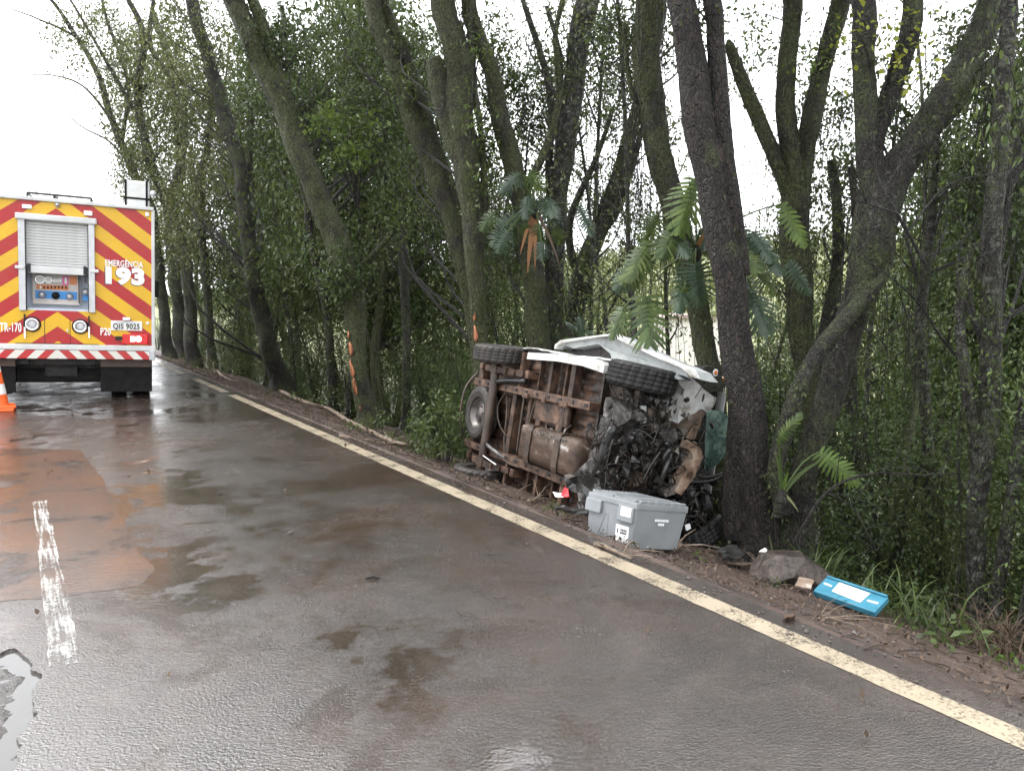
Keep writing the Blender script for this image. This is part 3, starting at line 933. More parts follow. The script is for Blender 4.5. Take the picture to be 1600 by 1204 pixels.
for lab, pts, Y in (
    ('thick shaded trunk right behind the front corner of the fire truck', [(284, 535, 26), (276, 450, 24), (268, 350, 22), (282, 240, 20), (270, 120, 16), (240, 20, 12)], 26),
    ('slender trunk between the leaning grey trunk and the ivy covered one', [(632, 668, 18), (636, 560, 17), (632, 440, 16), (628, 330, 14), (640, 200, 12), (630, 60, 10)], 12.8),
    ('pale thin trunk behind the slim leaning grey trunk', [(330, 548, 16), (322, 430, 15), (312, 300, 13), (330, 180, 11), (322, 60, 9)], 23),
    ('thin trunk left of the ivy covered leaning trunk', [(520, 622, 18), (512, 500, 16), (488, 380, 14), (470, 250, 12), (452, 120, 10), (440, 10, 8)], 15)):
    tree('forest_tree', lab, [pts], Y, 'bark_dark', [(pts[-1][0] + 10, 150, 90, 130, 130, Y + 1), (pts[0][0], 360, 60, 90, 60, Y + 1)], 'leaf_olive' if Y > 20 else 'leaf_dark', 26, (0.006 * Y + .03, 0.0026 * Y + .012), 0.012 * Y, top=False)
# crowns above the view, on the trees they belong to
_labels = {t['label']: t for t in ALL_TREES}
def canopy(T, blobs, leaf, size=(0.085, 0.038), nl=26):
    C = []
    for b in blobs: C += blob_points(b)
    leaf_obj('crown', C, nl, 0.12, size[0], size[1], leaf, T, 0.3, base=tuple(T.location))
    mb = MB(); sprigs(mb, C, .2)
    o = mb.build('twigs', 'twig_bark', T); shift(o, T.location); o['kind'] = 'stuff'
canopy(TB, [(330, -110, 130, 90, 90, 12), (450, -220, 120, 90, 80, 12)], 'leaf_dark')
canopy(TC, [(640, -120, 110, 90, 100, 9.8), (760, -260, 120, 80, 110, 9.8)], 'leaf_dark')
canopy(TF, [(960, -140, 100, 90, 110, 7.8), (1040, -330, 130, 100, 150, 7.8)], 'leaf_dark', (.07, .03))
canopy(TG, [(1080, -170, 90, 80, 90, 6.3), (900, -420, 150, 110, 150, 6.3)], 'leaf_mid', (.06, .027))
canopy(TI, [(1260, -160, 110, 90, 120, 7.6)], 'leaf_mid', (.065, .028))
canopy(TH, [(1440, -150, 120, 90, 130, 6.2), (1280, -380, 150, 110, 170, 6.2), (1560, -320, 130, 120, 140, 6.2)], 'leaf_dark', (.06, .026))
# leaning, thinly leaved trees over the fire truck
for lab, limbs, Y in (
    ('bare limbed tree reaching left over the fire truck roof', [[(262, 540, 22), (250, 430, 20), (236, 330, 18), (205, 260, 16), (176, 190, 13), (150, 110, 10), (95, 20, 7), (80, 0, 6)],
        [(205, 262, 5), (172, 222, 3.6), (125, 196, 2.4), (75, 150, 1.6), (30, 128, .8)], [(176, 190, 5), (130, 135, 3.5), (75, 117, 2.2), (18, 121, 1)],
        [(190, 225, 8), (200, 130, 7), (170, 40, 6), (160, 0, 5)], [(150, 110, 6), (120, 60, 5), (60, 30, 3), (20, 15, 2)]], 24),
    ('dark multi stemmed tree above the front corner of the fire truck', [[(300, 540, 24), (292, 420, 22), (260, 320, 20), (232, 240, 16), (215, 150, 13), (225, 60, 11), (200, 0, 9)],
        [(262, 320, 12), (290, 220, 10), (270, 130, 9), (235, 70, 8), (240, 0, 7)], [(225, 200, 9), (180, 120, 7), (140, 50, 5), (110, 0, 4)]], 21)):
    tree('forest_tree', lab, limbs, Y, 'bark_dark', [(225, 150, 75, 120, 130, Y + 0.5), (170, 60, 70, 60, 45, Y), (215, 270, 40, 50, 60, Y), (110, 60, 60, 60, 20, Y)], 'leaf_olive', 24, (0.12, 0.045), 0.26, top=False, extend=2)

# bare shrub far beyond the truck roof
b0 = rp(4.4, 90, ground_h(4.4, 90))
T = thing('bare_tree', 'bare twiggy grey treetop showing above the fire truck roof', 'tree', b0)
MB().tube([b0 + Vector((0, 0, -.3)), b0 + Vector((.2, 0, 3)), b0 + Vector((0, .2, 6))], [.35, .28, .2], 10, True, .2).build('trunk', 'dead_branch', T, True)
shift(T.children[-1], b0)
tw = MB()
for i in range(60):
    a = random.uniform(0, 6.28); l = random.uniform(5.5, 8.8)
    s0 = b0 + Vector((0, .1, random.uniform(3.5, 6)))
    e = s0 + Vector((math.cos(a) * l * random.uniform(.3, .75), math.sin(a) * l * .5, l * random.uniform(0.6, 1.0)))
    md = (s0 + e) / 2 + Vector((random.uniform(-.5, .5), random.uniform(-.5, .5), 0.6))
    sp = spline([(*s0, 0.08), (*md, 0.05), (*e, 0.012)], 0.8)
    tw.tube([Vector(q[:3]) for q in sp], [q[3] for q in sp], 4, False)
    for _ in range(4):
        s = Vector(sp[random.randint(len(sp) // 2, len(sp) - 1)][:3])
        tw.tube([s, s + Vector((random.uniform(-1.2, 1.2), random.uniform(-1.2, 1.2), random.uniform(.6, 1.8)))], [0.025, 0.010], 4, False)
o = tw.build('branches', 'dead_branch', T); shift(o, b0); o['kind'] = 'stuff'

# ---- understorey: shrub kinds, then copies
def shrub_proto(name, h, rx, n, leaf, size, nl=22, spread=0.12, stems=6, droop=0.3):
    T = bpy.data.objects.new(name, None); COL.objects.link(T)
    C = []
    st = MB()
    for i in range(stems):
        a = random.uniform(0, 6.28); l = h * random.uniform(0.6, 1.0)
        e = Vector((math.cos(a) * rx * random.uniform(.2, .8), math.sin(a) * rx * random.uniform(.2, .8), l))
        md = e * 0.5 + Vector((random.uniform(-.1, .1), random.uniform(-.1, .1), 0.1 * h))
        sp = spline([(0, 0, -0.1, 0.022), (*md, 0.014), (*e, 0.005)], 0.2)
        st.tube([Vector(q[:3]) for q in sp], [q[3] for q in sp], 5, False)
        for _ in range(n // stems):
            q = Vector(sp[random.randint(1, len(sp) - 1)][:3])
            C.append(tuple(q + Vector((random.gauss(0, rx * .42), random.gauss(0, rx * .42), random.gauss(0, h * .11)))))
    leaf_obj('foliage', C, nl, spread, size[0], size[1], leaf, T, droop)
    o = st.build('stems', 'twig_bark', T); o['kind'] = 'stuff'
    return T

protos = [
    (shrub_proto('understorey_bush', 2.6, 0.9, 210, 'leaf_dark', (0.056, 0.026), 40), 'dense dark leaved bush', 'dark bushes under the trees'),
    (shrub_proto('understorey_bush', 3.4, 0.8, 210, 'leaf_mid', (0.050, 0.023), 40), 'tall loose green bush', 'mid green bushes under the trees'),
    (shrub_proto('understorey_bush', 2.2, 0.8, 160, 'leaf_olive', (0.075, 0.020), 34, droop=0.6), 'drooping olive bush', 'olive bushes under the trees'),
    (shrub_proto('understorey_bush', 3.0, 1.0, 150, 'leaf_dark', (0.085, 0.038), 26), 'broad leaved dark bush', 'broad leaved bushes under the trees'),
]
# spots where nothing would show in the view
SKIP_BUSH = set([11, 13, 15, 16, 18, 19, 20, 21, 22, 25, 26, 27, 28, 29, 31, 33, 34, 37, 39, 48, 49, 53, 55, 56, 58, 59, 61, 63, 64, 65, 67, 68, 70, 72, 74, 75, 79, 80, 82, 84, 85, 86, 88, 89, 90, 92]) | set(range(95, 131)) | set(range(132, 149))
SKIP_TREE = {0, 13, 19, 21, 24, 32, 45}
SKIP_POLE = {0, 2, 4, 6, 7, 8, 9, 12, 14, 17, 18, 19, 20, 21, 22, 24, 25, 29, 30, 39, 41, 47, 48, 50, 63}
ROWS = ('nearest the road', 'in the second row', 'farthest down the slope')
def put(proto, p, sc, rz, row=0):
    T, lab, grp = proto
    c = copy_tree(T)
    c.location = p
    c.rotation_euler = (0, 0, rz)
    c.scale = (sc, sc, sc * random.uniform(0.85, 1.2))
    tag(c, lab + ' ' + ROWS[row] + ' ' + where(p), 'bush', grp)
    return c
rs = random.Random(5)
nbush = 0
for s in np.arange(1.0, 44, 0.62):
    for row, (u0, u1) in enumerate(((2.6, 3.6), (3.8, 5.6), (6, 9.5))):
        if rs.random() < (0.15 if row < 2 else 0.55): continue
        u = rs.uniform(u0, u1)
        sj = s + rs.uniform(-.5, .5)
        p = rp(LINE_T + u, sj)
        if p.y < 1.5: continue
        px = 800 + p.x / p.y * F
        if px > 1900: continue
        k = rs.uniform(0.55, 0.9) if row == 0 else rs.uniform(0.7, 1.15)
        if row == 0 and 860 < px < 1240: k *= 0.5             # thinner behind the wreck
        if row == 1 and 950 < px < 1200:
            if rs.random() < 0.5: continue
            k *= 0.6
        if row == 2 and 1000 < px < 1150: k *= 0.55
        p.z = gh(p) - 0.05
        kind_, rz_ = rs.choice([0, 0, 1, 1, 2, 3]), rs.uniform(0, 6.28)
        nbush += 1
        if nbush in SKIP_BUSH: continue
        put(protos[kind_], p, k, rz_, row)['n'] = nbush
for T, _, _ in protos:
    for ch in list(T.children): bpy.data.objects.remove(ch)
    bpy.data.objects.remove(T)

# ---- trees deeper in the wood: four kinds, then copies
def tree_proto(h, leaf, n, size, seed, lean=0.6):
    r = random.Random(seed)
    T = bpy.data.objects.new('wood_tree', None); COL.objects.link(T)
    pts = [(0, 0, -0.2, 0.13)]
    x = y = 0
    for k in range(1, 7):
        x += r.uniform(-lean, lean) * 0.5; y += r.uniform(-lean, lean) * 0.5
        pts.append((x, y, h * k / 6, 0.12 * (1 - 0.14 * k)))
    sp = spline(pts, 0.25)
    MB().tube([Vector(q[:3]) for q in sp], [q[3] for q in sp], 9, True, 0.14).build('trunk', 'bark_mossy', T, True)
    C = []
    br = MB()
    for i in range(22):
        z0 = r.uniform(0.25, 0.95)
        q = sp[int(z0 * (len(sp) - 1))]
        a = r.uniform(0, 6.28); l = r.uniform(0.8, 2.0) * (1.15 - 0.5 * z0)
        e = Vector((q[0] + math.cos(a) * l, q[1] + math.sin(a) * l, q[2] + l * r.uniform(0.3, 1.0)))
        md = (Vector(q[:3]) + e) / 2 + Vector((0, 0, -0.1))
        b = spline([(q[0], q[1], q[2], q[3] * 0.45), (*md, q[3] * 0.3), (*e, 0.008)], 0.25)
        br.tube([Vector(w[:3]) for w in b], [w[3] for w in b], 5, False)
        for _ in range(n // 22):
            w = Vector(b[r.randint(len(b) // 3, len(b) - 1)][:3])
            C.append(tuple(w + Vector((r.gauss(0, .4), r.gauss(0, .4), r.gauss(0, .35)))))
    o = br.build('branches', 'twig_bark', T); o['kind'] = 'stuff'
    leaf_obj('crown', C, 20, 0.2, size[0], size[1], leaf, T, 0.5)
    return T
tprotos = [(tree_proto(8.5, 'leaf_dark', 420, (0.13, 0.05), 1), 'dark leaved tree deeper in the wood', 'dark trees deeper in the wood'),
           (tree_proto(10, 'leaf_mid', 460, (0.12, 0.048), 2), 'mid green tree deeper in the wood', 'green trees deeper in the wood'),
           (tree_proto(9.0, 'leaf_olive', 380, (0.13, 0.045), 3), 'olive green tree deeper in the wood', 'olive trees deeper in the wood')]
# (photo column, distance, height factor, kind)
spots = []
rt = random.Random(21)
for i in range(27):                                # left half: a nearly closed wall of foliage
    px = 250 + 21.5 * i + rt.uniform(-12, 12)
    Y = rt.uniform(15, 30) if px < 560 else rt.uniform(14, 22)
    hf = rt.uniform(0.8, 1.25) if px < 600 else rt.uniform(0.55, 0.85)
    spots.append((px, Y, hf, rt.choice([0, 0, 1, 2])))
for px, Y, hf in ((880, 18, .62), (930, 20, .6), (975, 17, .5), (1180, 16, .42), (1230, 14, .5), (1290, 15, .5), (1340, 13, .52), (1400, 12, .60), (1450, 11, .66), (1500, 10.5, .74), (1550, 10, .8), (1590, 9, .85), (1640, 9, .9), (1700, 10, 1.0), (1480, 14, .9), (1560, 14, 1.0), (1620, 13, 1.0), (1250, 20, .55), (1350, 20, .65), (1420, 18, .75)):
    spots.append((px, Y, hf, rt.choice([0, 0, 1])))
for ntree, (px, Y, hf, k) in enumerate(spots):
    p = at(px, 600, Y)
    t, s = ts(p)
    if t - LINE_T < 3.0: 
        p = rp(LINE_T + 3.0 + rt.uniform(0, 2), s)
    p.z = gh(p) - 0.05
    T, lab, grp = tprotos[k]
    rz_ = rt.uniform(0, 6.28)
    if ntree in SKIP_TREE: continue
    c = copy_tree(T)
    c['n'] = ntree; lab = lab + ' ' + where(p)
    c.location = p; c.rotation_euler = (0, 0, rz_); c.scale = (0.9 * hf + .1, 0.9 * hf + .1, hf)
    tag(c, lab, 'tree', grp)
for T, _, _ in tprotos:
    for ch in list(T.children): bpy.data.objects.remove(ch)
    bpy.data.objects.remove(T)

# slender poles between the big trunks
def pole_proto(seed):
    r = random.Random(seed)
    T = bpy.data.objects.new('slender_tree', None); COL.objects.link(T)
    h = r.uniform(5.5, 8.5)
    x = y = 0; pts = [(0, 0, -.2, .042)]
    dx, dy = r.uniform(-.25, .25), r.uniform(-.25, .25)
    for k in range(1, 8):
        dx += r.uniform(-.12, .12); dy += r.uniform(-.12, .12)
        x += dx; y += dy
        pts.append((x, y, h * k / 7, .040 * (1 - .11 * k)))
    sp = spline(pts, .15)
    MB().tube([Vector(q[:3]) for q in sp], [q[3] for q in sp], 8, True, .2).build('trunk', 'bark_mossy' if seed % 2 else 'bark_lichen', T, True)
    br, C = MB(), []
    for i in range(16):
        q = sp[int(r.uniform(.3, .98) * (len(sp) - 1))]
        a = r.uniform(0, 6.28); l = r.uniform(.5, 1.5)
        e = Vector((q[0] + math.cos(a) * l * .7, q[1] + math.sin(a) * l * .7, q[2] + l * r.uniform(.5, 1.0)))
        md = (Vector(q[:3]) + e) / 2 + Vector((r.uniform(-.1, .1), r.uniform(-.1, .1), -.05))
        b = spline([(q[0], q[1], q[2], q[3] * .5), (*md, q[3] * .3), (*e, .004)], .15)
        br.tube([Vector(w[:3]) for w in b], [w[3] for w in b], 4, False)
        for _ in range(5):
            w = Vector(b[r.randint(len(b) // 2, len(b) - 1)][:3])
            C.append(tuple(w + Vector((r.gauss(0, .18), r.gauss(0, .18), r.gauss(0, .18)))))
    o = br.build('branches', 'twig_bark', T); o['kind'] = 'stuff'
    leaf_obj('crown', C, 20, .13, .07, .03, 'leaf_mid' if seed % 3 else 'leaf_olive', T, .4)
    return T
pps = [pole_proto(k) for k in range(6)]
rq = random.Random(77)
for i in range(64):
    s = rq.uniform(1.5, 26); u = rq.uniform(2.3, 8.5)
    p = rp(LINE_T + u, s)
    px = 800 + p.x / p.y * F
    if px > 1700 or p.y < 3.5 or (1120 < px < 1220 and p.y < 8): continue
    p.z = gh(p) - .05
    k = rq.randint(0, 5)
    sc = rq.uniform(.7, 1.1) if p.y > 6 else rq.uniform(.5, .75)
    rot_, hz_ = (rq.uniform(-.12, .12), rq.uniform(-.12, .12), rq.uniform(0, 6.28)), rq.uniform(.8, 1.15)
    if i in SKIP_POLE: continue
    c = copy_tree(pps[k])
    c['n'] = i
    c.location = p; c.rotation_euler = rot_; c.scale = (sc, sc, hz_)
    tag(c, 'slender pole like tree ' + ('close to the verge ' if u < 4.5 else 'down the slope ') + where(p), 'tree', 'slender trees between the big trunks')
for T in pps:
    for ch in list(T.children): bpy.data.objects.remove(ch)
    bpy.data.objects.remove(T)

# the wooded hillside across the valley, one far mass
C = []
for _ in range(5200):
    u = random.uniform(48, 210); s = random.uniform(-60, 420)
    p = rp(LINE_T + u, s)
    h = ground_h(LINE_T + u, s)
    C.append((p.x, p.y, h + random.uniform(0.5, 4.5)))
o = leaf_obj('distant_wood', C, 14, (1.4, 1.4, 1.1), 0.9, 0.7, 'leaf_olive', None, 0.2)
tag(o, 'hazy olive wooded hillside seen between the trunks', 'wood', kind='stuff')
# ================================================================ FIRE TRUCK
stripe_mat('chevron', (0.64, 0.37, 0.004), (0.36, 0.006, 0.009), 0.42, 0.75, 0.0)
stripe_mat('bumper_stripes', (0.62, 0.60, 0.55), (0.42, 0.02, 0.022), 0.27, 1.1, 0.05, 0.35)
simple('truck_white', (0.56, 0.56, 0.55), 3, (0.25, 0.4))
simple('truck_red', (0.42, 0.02, 0.022), 3, (0.22, 0.35))
simple('aluminium', (0.45, 0.45, 0.46), 8, (0.3, 0.45), 0.6)
simple('shutter_white', (0.50, 0.50, 0.49), 5, (0.3, 0.45))
simple('black_rubber', [(0.3, (0.005, 0.005, 0.005)), (0.7, (0.014, 0.013, 0.012))], 12, (0.6, 0.8), bmp=(40, 0.3, 0.005), spec=0.2)
simple('chassis_black', [(0.3, (0.010, 0.010, 0.010)), (0.7, (0.030, 0.027, 0.024))], 6, (0.45, 0.7))
simple('board_brown', (0.09, 0.06, 0.045), 6, (0.5, 0.7))
simple('panel_blue', (0.03, 0.22, 0.55), 5, (0.3, 0.45))
simple('panel_orange', (0.62, 0.20, 0.06), 8, (0.35, 0.5))
simple('panel_cream', (0.55, 0.50, 0.46), 8, (0.35, 0.5))
simple('recess_pale', (0.50, 0.54, 0.62), 4, (0.35, 0.5))
simple('lens_red', (0.55, 0.015, 0.015), 4, (0.15, 0.25))
simple('chrome', (0.75, 0.75, 0.75), 4, (0.08, 0.2), 1.0)
flat('text_white', (0.80, 0.80, 0.78), 0.4)
flat('text_dark', (0.03, 0.03, 0.035), 0.5)
flat('seam_black', (0.012, 0.012, 0.012), 0.6)
flat('lens_clear', (0.8, 0.8, 0.8), 0.15)
flat('gauge_white', (0.75, 0.74, 0.70), 0.3)
flat('screen_pink', (0.75, 0.12, 0.35), 0.3)
glow('lit_lamp', (1.0, 0.93, 0.80), 3.0)

def text_mesh(body, size, offset=0.0, extrude=0.003, sx=1.0):
    cu = bpy.data.curves.new('lettering', 'FONT')
    cu.body = body; cu.size = size; cu.offset = offset; cu.extrude = extrude
    cu.space_character = 1.08; cu.align_x = 'CENTER'; cu.align_y = 'CENTER'
    o = bpy.data.objects.new('lettering', cu)
    COL.objects.link(o)
    bpy.context.view_layer.update()
    me = bpy.data.meshes.new_from_object(o.evaluated_get(bpy.context.evaluated_depsgraph_get()))
    bpy.data.objects.remove(o)
    me.transform(Matrix.Diagonal((sx, 1, 1, 1)))
    return me

yaw, roll = math.radians(26), math.radians(2.6)
tr0 = Vector((math.cos(yaw), math.sin(yaw), 0)); tfw = Vector((-math.sin(yaw), math.cos(yaw), 0))
tr = tr0 * math.cos(roll) - Vector((0, 0, 1)) * math.sin(roll)
tup = Vector((0, 0, 1)) * math.cos(roll) + tr0 * math.sin(roll)
TO = at(92, 627, 11.2); TO.z = 0.02
TMAT = Matrix(((tr.x, tfw.x, tup.x, TO.x), (tr.y, tfw.y, tup.y, TO.y), (tr.z, tfw.z, tup.z, TO.z), (0, 0, 0, 1)))
truck = thing('fire_truck', 'red and yellow chevron fire truck seen from behind on the wet road', 'fire truck', mat=TMAT)

def tp(px, py, y=0.0):
    """truck-local (x, z) on the plane y behind the rear face"""
    d = ray(px, py); C0 = Vector((0, 0, CAMH))
    q = TO + tfw * y
    k = (q - C0).dot(tfw) / d.dot(tfw)
    w = C0 + d * k - q
    return w.dot(tr), w.dot(tup)
def zt(zx, zy, y=0.0):
    return tp(zx * 0.32379, 270 + zy * 0.32392, y)

HW = 1.25
zt_top = zt(280, 140)[1]
z_bot = zt(280, 838)[1]
wxl, wxr = zt(95, 430)[0], zt(455, 450)[0]
wzt, wzb = zt(280, 232)[1], zt(280, 665)[1]
y0 = 0.0
def TB_(name, mat, boxes, parent=truck, ch=0.0, smooth=False):
    mb = MB()
    for c, s in boxes: mb.box(c, s, None, ch)
    return mb.build(name, mat, parent, smooth)
def rect(x0, x1, z0, z1, y, t=0.02):
    return (((x0 + x1) / 2, y, (z0 + z1) / 2), (x1 - x0, t, z1 - z0))
# chevron skin round the opening, phase set from the photograph
M['chevron'].node_tree  # built above
ap = zt(280, 670)[1]
for n in M['chevron'].node_tree.nodes:
    if n.type == 'MATH' and n.operation == 'ADD' and not n.inputs[1].is_linked and abs(n.inputs[1].default_value - 50 * 0.42) < 1e-4:
        n.inputs[1].default_value = 50 * 0.42 - ap + 0.42 * 0.5
TB_('chevron_panel', 'chevron', [rect(-HW, wxl, z_bot, zt_top, 0.0), rect(wxr, HW, z_bot, zt_top, 0.0), rect(wxl, wxr, wzt, zt_top, 0.0), rect(wxl, wxr, z_bot, wzb, 0.0)])
TB_('body_shell', 'truck_red', [((-HW + .02, 2.6, (z_bot + zt_top) / 2), (.04, 5.1, zt_top - z_bot)), ((HW - .02, 2.6, (z_bot + zt_top) / 2), (.04, 5.1, zt_top - z_bot)),
    ((0, 5.1, (z_bot + zt_top) / 2), (2 * HW - .08, .04, zt_top - z_bot)), ((0, 2.6, z_bot + .02), (2 * HW - .09, 5.0, .04))])
TB_('roof', 'truck_white', [((0, 2.6, zt_top + .012), (2 * HW + .03, 5.3, .05))], ch=0.01)
for sg in (-1, 1):
    TB_('corner_trim', 'truck_white', [((sg * (HW + .004), .02, (z_bot + zt_top) / 2), (.045, .09, zt_top - z_bot - .01))], ch=0.008)
# roller shutter
for xa, xb, sa_, sb_ in ((wxl - .01, wxl + .075, wxl + .072, wxl + .080), (wxr - .075, wxr + .01, wxr - .080, wxr - .072)):
    fr = TB_('shutter_post', 'aluminium', [rect(xa, xb, wzb - .01, wzt + .02, -.03, .06)], ch=0.006)
    TB_('seam', 'seam_black', [rect(sa_, sb_, wzb, wzt, -.035, .06)], fr)
TB_('shutter_hood', 'truck_white', [rect(wxl - .04, wxr + .04, wzt - .02, wzt + .07, -.05, .10)], ch=0.02)
szb = zt(280, 452)[1]
sh = bpy.data.objects.new('roller_shutter', None); COL.objects.link(sh); sh.parent = truck
nsl = 16
slat = None
for i in range(nsl):
    h = (wzt - szb) / nsl
    if slat is None:
        slat = MB().box((0, 0, 0), (wxr - wxl - .15, .016, h - .004), None, 0.004).build('slat', 'shutter_white', sh)
        so = slat
    else:
        so = slat.copy(); COL.objects.link(so); so.parent = sh
    so.location = ((wxl + wxr) / 2, 0.0, szb + h * (i + .5))
TB_('bottom_bar', 'truck_white', [rect(wxl + .10, wxr - .10, szb - .11, szb - .005, -.03, .05)], ch=0.012)
for x in (wxl, wxr):
    TB_('latch', 'truck_white', [rect(x - .05, x + .06, szb - .06, szb - .015, -.06, .05)], ch=0.008)
for x in (wxl + .115, wxr - .115):
    TB_('latch_pin', 'seam_black', [rect(x - .022, x + .022, szb - .10, szb + .02, -.045, .05)])
# recess behind the shutter with the pump panel
dz = 0.34
TB_('recess', 'recess_pale', [((wxl + .03, dz / 2, (wzb + wzt) / 2), (.04, dz, wzt - wzb)), ((wxr - .03, dz / 2, (wzb + wzt) / 2), (.04, dz, wzt - wzb)),
    (((wxl + wxr) / 2, dz, (wzb + wzt) / 2), (wxr - wxl - .02, .03, wzt - wzb)), (((wxl + wxr) / 2, dz / 2, wzb + .005), (wxr - wxl - .1, dz, .05)), (((wxl + wxr) / 2, dz / 2, wzt + .0), (wxr - wxl - .1, dz, .05))])
def zr(a, b, c, d, y, t=0.01):
    """rectangle between two zoom points at depth y"""
    x0, z1 = zt(a, b, y); x1, z0 = zt(c, d, y)
    return rect(x0, x1, z0, z1, y, t)
pp_ = TB_('pump_panel', 'panel_cream', [zr(155, 478, 390, 640, .26, .06)], ch=0.01)
TB_('blue_plate', 'panel_blue', [zr(170, 566, 372, 612, .225, .012), zr(400, 560, 432, 618, .225, .012)], pp_)
TB_('orange_strip', 'panel_orange', [zr(176, 538, 330, 566, .225, .012), zr(336, 498, 370, 540, .225, .012)], pp_)
TB_('indicator', 'screen_pink', [zr(302, 498, 331, 542, .222, .014)], pp_)
TB_('indicator_glass', 'gauge_white', [zr(311, 505, 324, 534, .212, .014)], pp_)
for (a, b, r) in ((193, 515, .062), (235, 516, .048), (267, 520, .028), (287, 520, .028)):
    x, z = zt(a, b, .22)
    MB().lathe([(0, -.012), (r * .86, -.012), (r, -.018), (r, .03)], (x, .22, z), (0, 1, 0), 20).build('gauge', 'gauge_white', pp_, True)
    MB().lathe([(r * .88, -.020), (r * 1.08, -.022), (r * 1.12, .0)], (x, .22, z), (0, 1, 0), 20).build('gauge_rim', 'chrome', pp_, True)
for (a, b, mt) in ((203, 588, 'aluminium'), (268, 592, 'black_rubber'), (337, 597, 'aluminium'), (415, 575, 'aluminium')):
    x, z = zt(a, b, .2)
    MB().lathe([(0, -.05), (.035, -.045), (.045, -.02), (.03, 0), (.055, .02), (.06, .03)], (x, .2, z), (0, 1, 0), 14).build('valve_knob', mt, pp_, True)
for i in range(8):
    x, z = zt(196 + i * 17.5, 552, .215)
    TB_('switch', 'seam_black' if i else 'text_white', [((x, .215, z), (.018, .02, .04))], pp_)
MB().tube([Vector((zt(380, 480, .2)[0], .2, zt(380, 480, .2)[1])), Vector((zt(382, 630, .2)[0], .2, zt(382, 630, .2)[1]))], .008, 6).build('conduit', 'seam_black', pp_)
x, z = zt(412, 505, .2)
MB().box((x, .2, z), (.016, .03, .16)).box((x, .2, z + .02), (.09, .03, .016)).build('valve_handle', 'board_brown', pp_)
# lamps along the top
for a, b, w, h in ((130, 163, 48, 24), (425, 195, 42, 26)):
    TB_('marker_lamp', 'lens_clear', [zr(a - w / 2, b - h / 2, a + w / 2, b + h / 2, -.025, .05)], ch=0.012)
x, z = zt(278, 157)
MB().lathe([(0, -.07), (.022, -.06), (.035, -.03), (.035, .0)], (x, 0, z), (0, 1, 0), 12).build('camera_dome', 'aluminium', truck, True)
x, z = zt(710, 201)
TB_('side_lamp', 'lens_clear', [((x, -.02, z), (.05, .04, .06))], ch=0.01)
# lower hatch, sockets, grab bars
for a in (215, 338):
    x, z1 = zt(a, 700); _, z0 = zt(a, 822)
    TB_('hatch_seam', 'seam_black', [rect(x - .004, x + .004, z0, z1, -.009, .006)])
xa, za = zt(75, 823); xb, _ = zt(478, 830)
TB_('hatch_sill', 'seam_black', [rect(xa, xb, za - .012, za + .012, -.012, .03)])
x, z = zt(326, 762)
TB_('hatch_latch', 'chrome', [((x, -.015, z), (.02, .02, .05))], ch=0.004)
for a, b in ((156, 730), (388, 741)):
    x, z = zt(a, b)
    o = MB().lathe([(.03, -.005), (.055, -.02), (.062, -.05), (.085, -.06), (.092, -.04), (.092, 0)], (x, 0, z), (0, 1, 0), 24).build('hose_inlet', 'chrome', truck, True)
    MB().lathe([(0, -.03), (.035, -.035), (.05, -.03), (.055, -.012)], (x, 0, z), (0, 1, 0), 20).build('inlet_cap', 'aluminium', o, True)
    MB().lathe([(.092, -.03), (.112, -.01), (.114, -.008)], (x, 0, z), (0, 1, 0), 24).build('inlet_ring', 'seam_black', o, True)
for a in (120, 430):
    x, z1 = zt(a, 680 if a < 200 else 690); _, zm = zt(a, 740); _, z0 = zt(a, 797)
    TB_('grab_bar', 'seam_black', [((x, -.045, (z1 + zm) / 2), (.018, .03, z1 - zm))])
    TB_('grab_bar', 'text_white', [((x, -.045, (z0 + zm) / 2 - .002), (.020, .032, zm - z0 - .006))])
# lettering
def put_text(body, a, b, wz, hz, mat, name='lettering', off=0.012, y=-.014, parent=truck):
    me = text_mesh(body, 0.2, off * 0.2 / 0.2)
    xs_ = [v.co.x for v in me.vertices]; ys_ = [v.co.y for v in me.vertices]
    x0, z0 = zt(a - wz / 2, b); x1, _ = zt(a + wz / 2, b)
    _, zt0 = zt(a, b + hz / 2); _, zt1 = zt(a, b - hz / 2)
    kx = (x1 - x0) / (max(xs_) - min(xs_)); ky = (zt1 - zt0) / (max(ys_) - min(ys_))
    mx, my = (max(xs_) + min(xs_)) / 2, (max(ys_) + min(ys_)) / 2
    cx_, cz_ = zt(a, b)
    for v in me.vertices:
        v.co = Vector(((v.co.x - mx) * kx + cx_, y - v.co.z, (v.co.y - my) * ky + cz_))
    me.update()
    return link(name, me, mat, parent)
put_text('EMERGÊNCIA', 600, 435, 182, 38, 'text_white', 'lettering', 0.004, -.016)
put_text('193', 601, 501, 190, 88, 'text_dark', 'lettering', 0.0125, -.012)
put_text('193', 604, 499, 188, 86, 'text_white', 'lettering', 0.0125, -.016)
put_text('ATR-170', 40, 744, 128, 44, 'text_white', 'lettering', 0.004)
put_text('P20', 510, 765, 50, 36, 'text_white', 'lettering', 0.004)
# number plate
pl = TB_('number_plate', 'gauge_white', [zr(535, 712, 686, 762, -.02, .012)], ch=0.004)
put_text('QIS 9025', 610, 742, 128, 32, 'text_dark', 'plate_lettering', 0.004, -.030, pl)
TB_('plate_strip', 'recess_pale', [zr(560, 716, 660, 724, -.0275, .004)], pl)
TB_('plate_lamp', 'lens_clear', [zr(592, 696, 628, 712, -.03, .05)], ch=0.01)
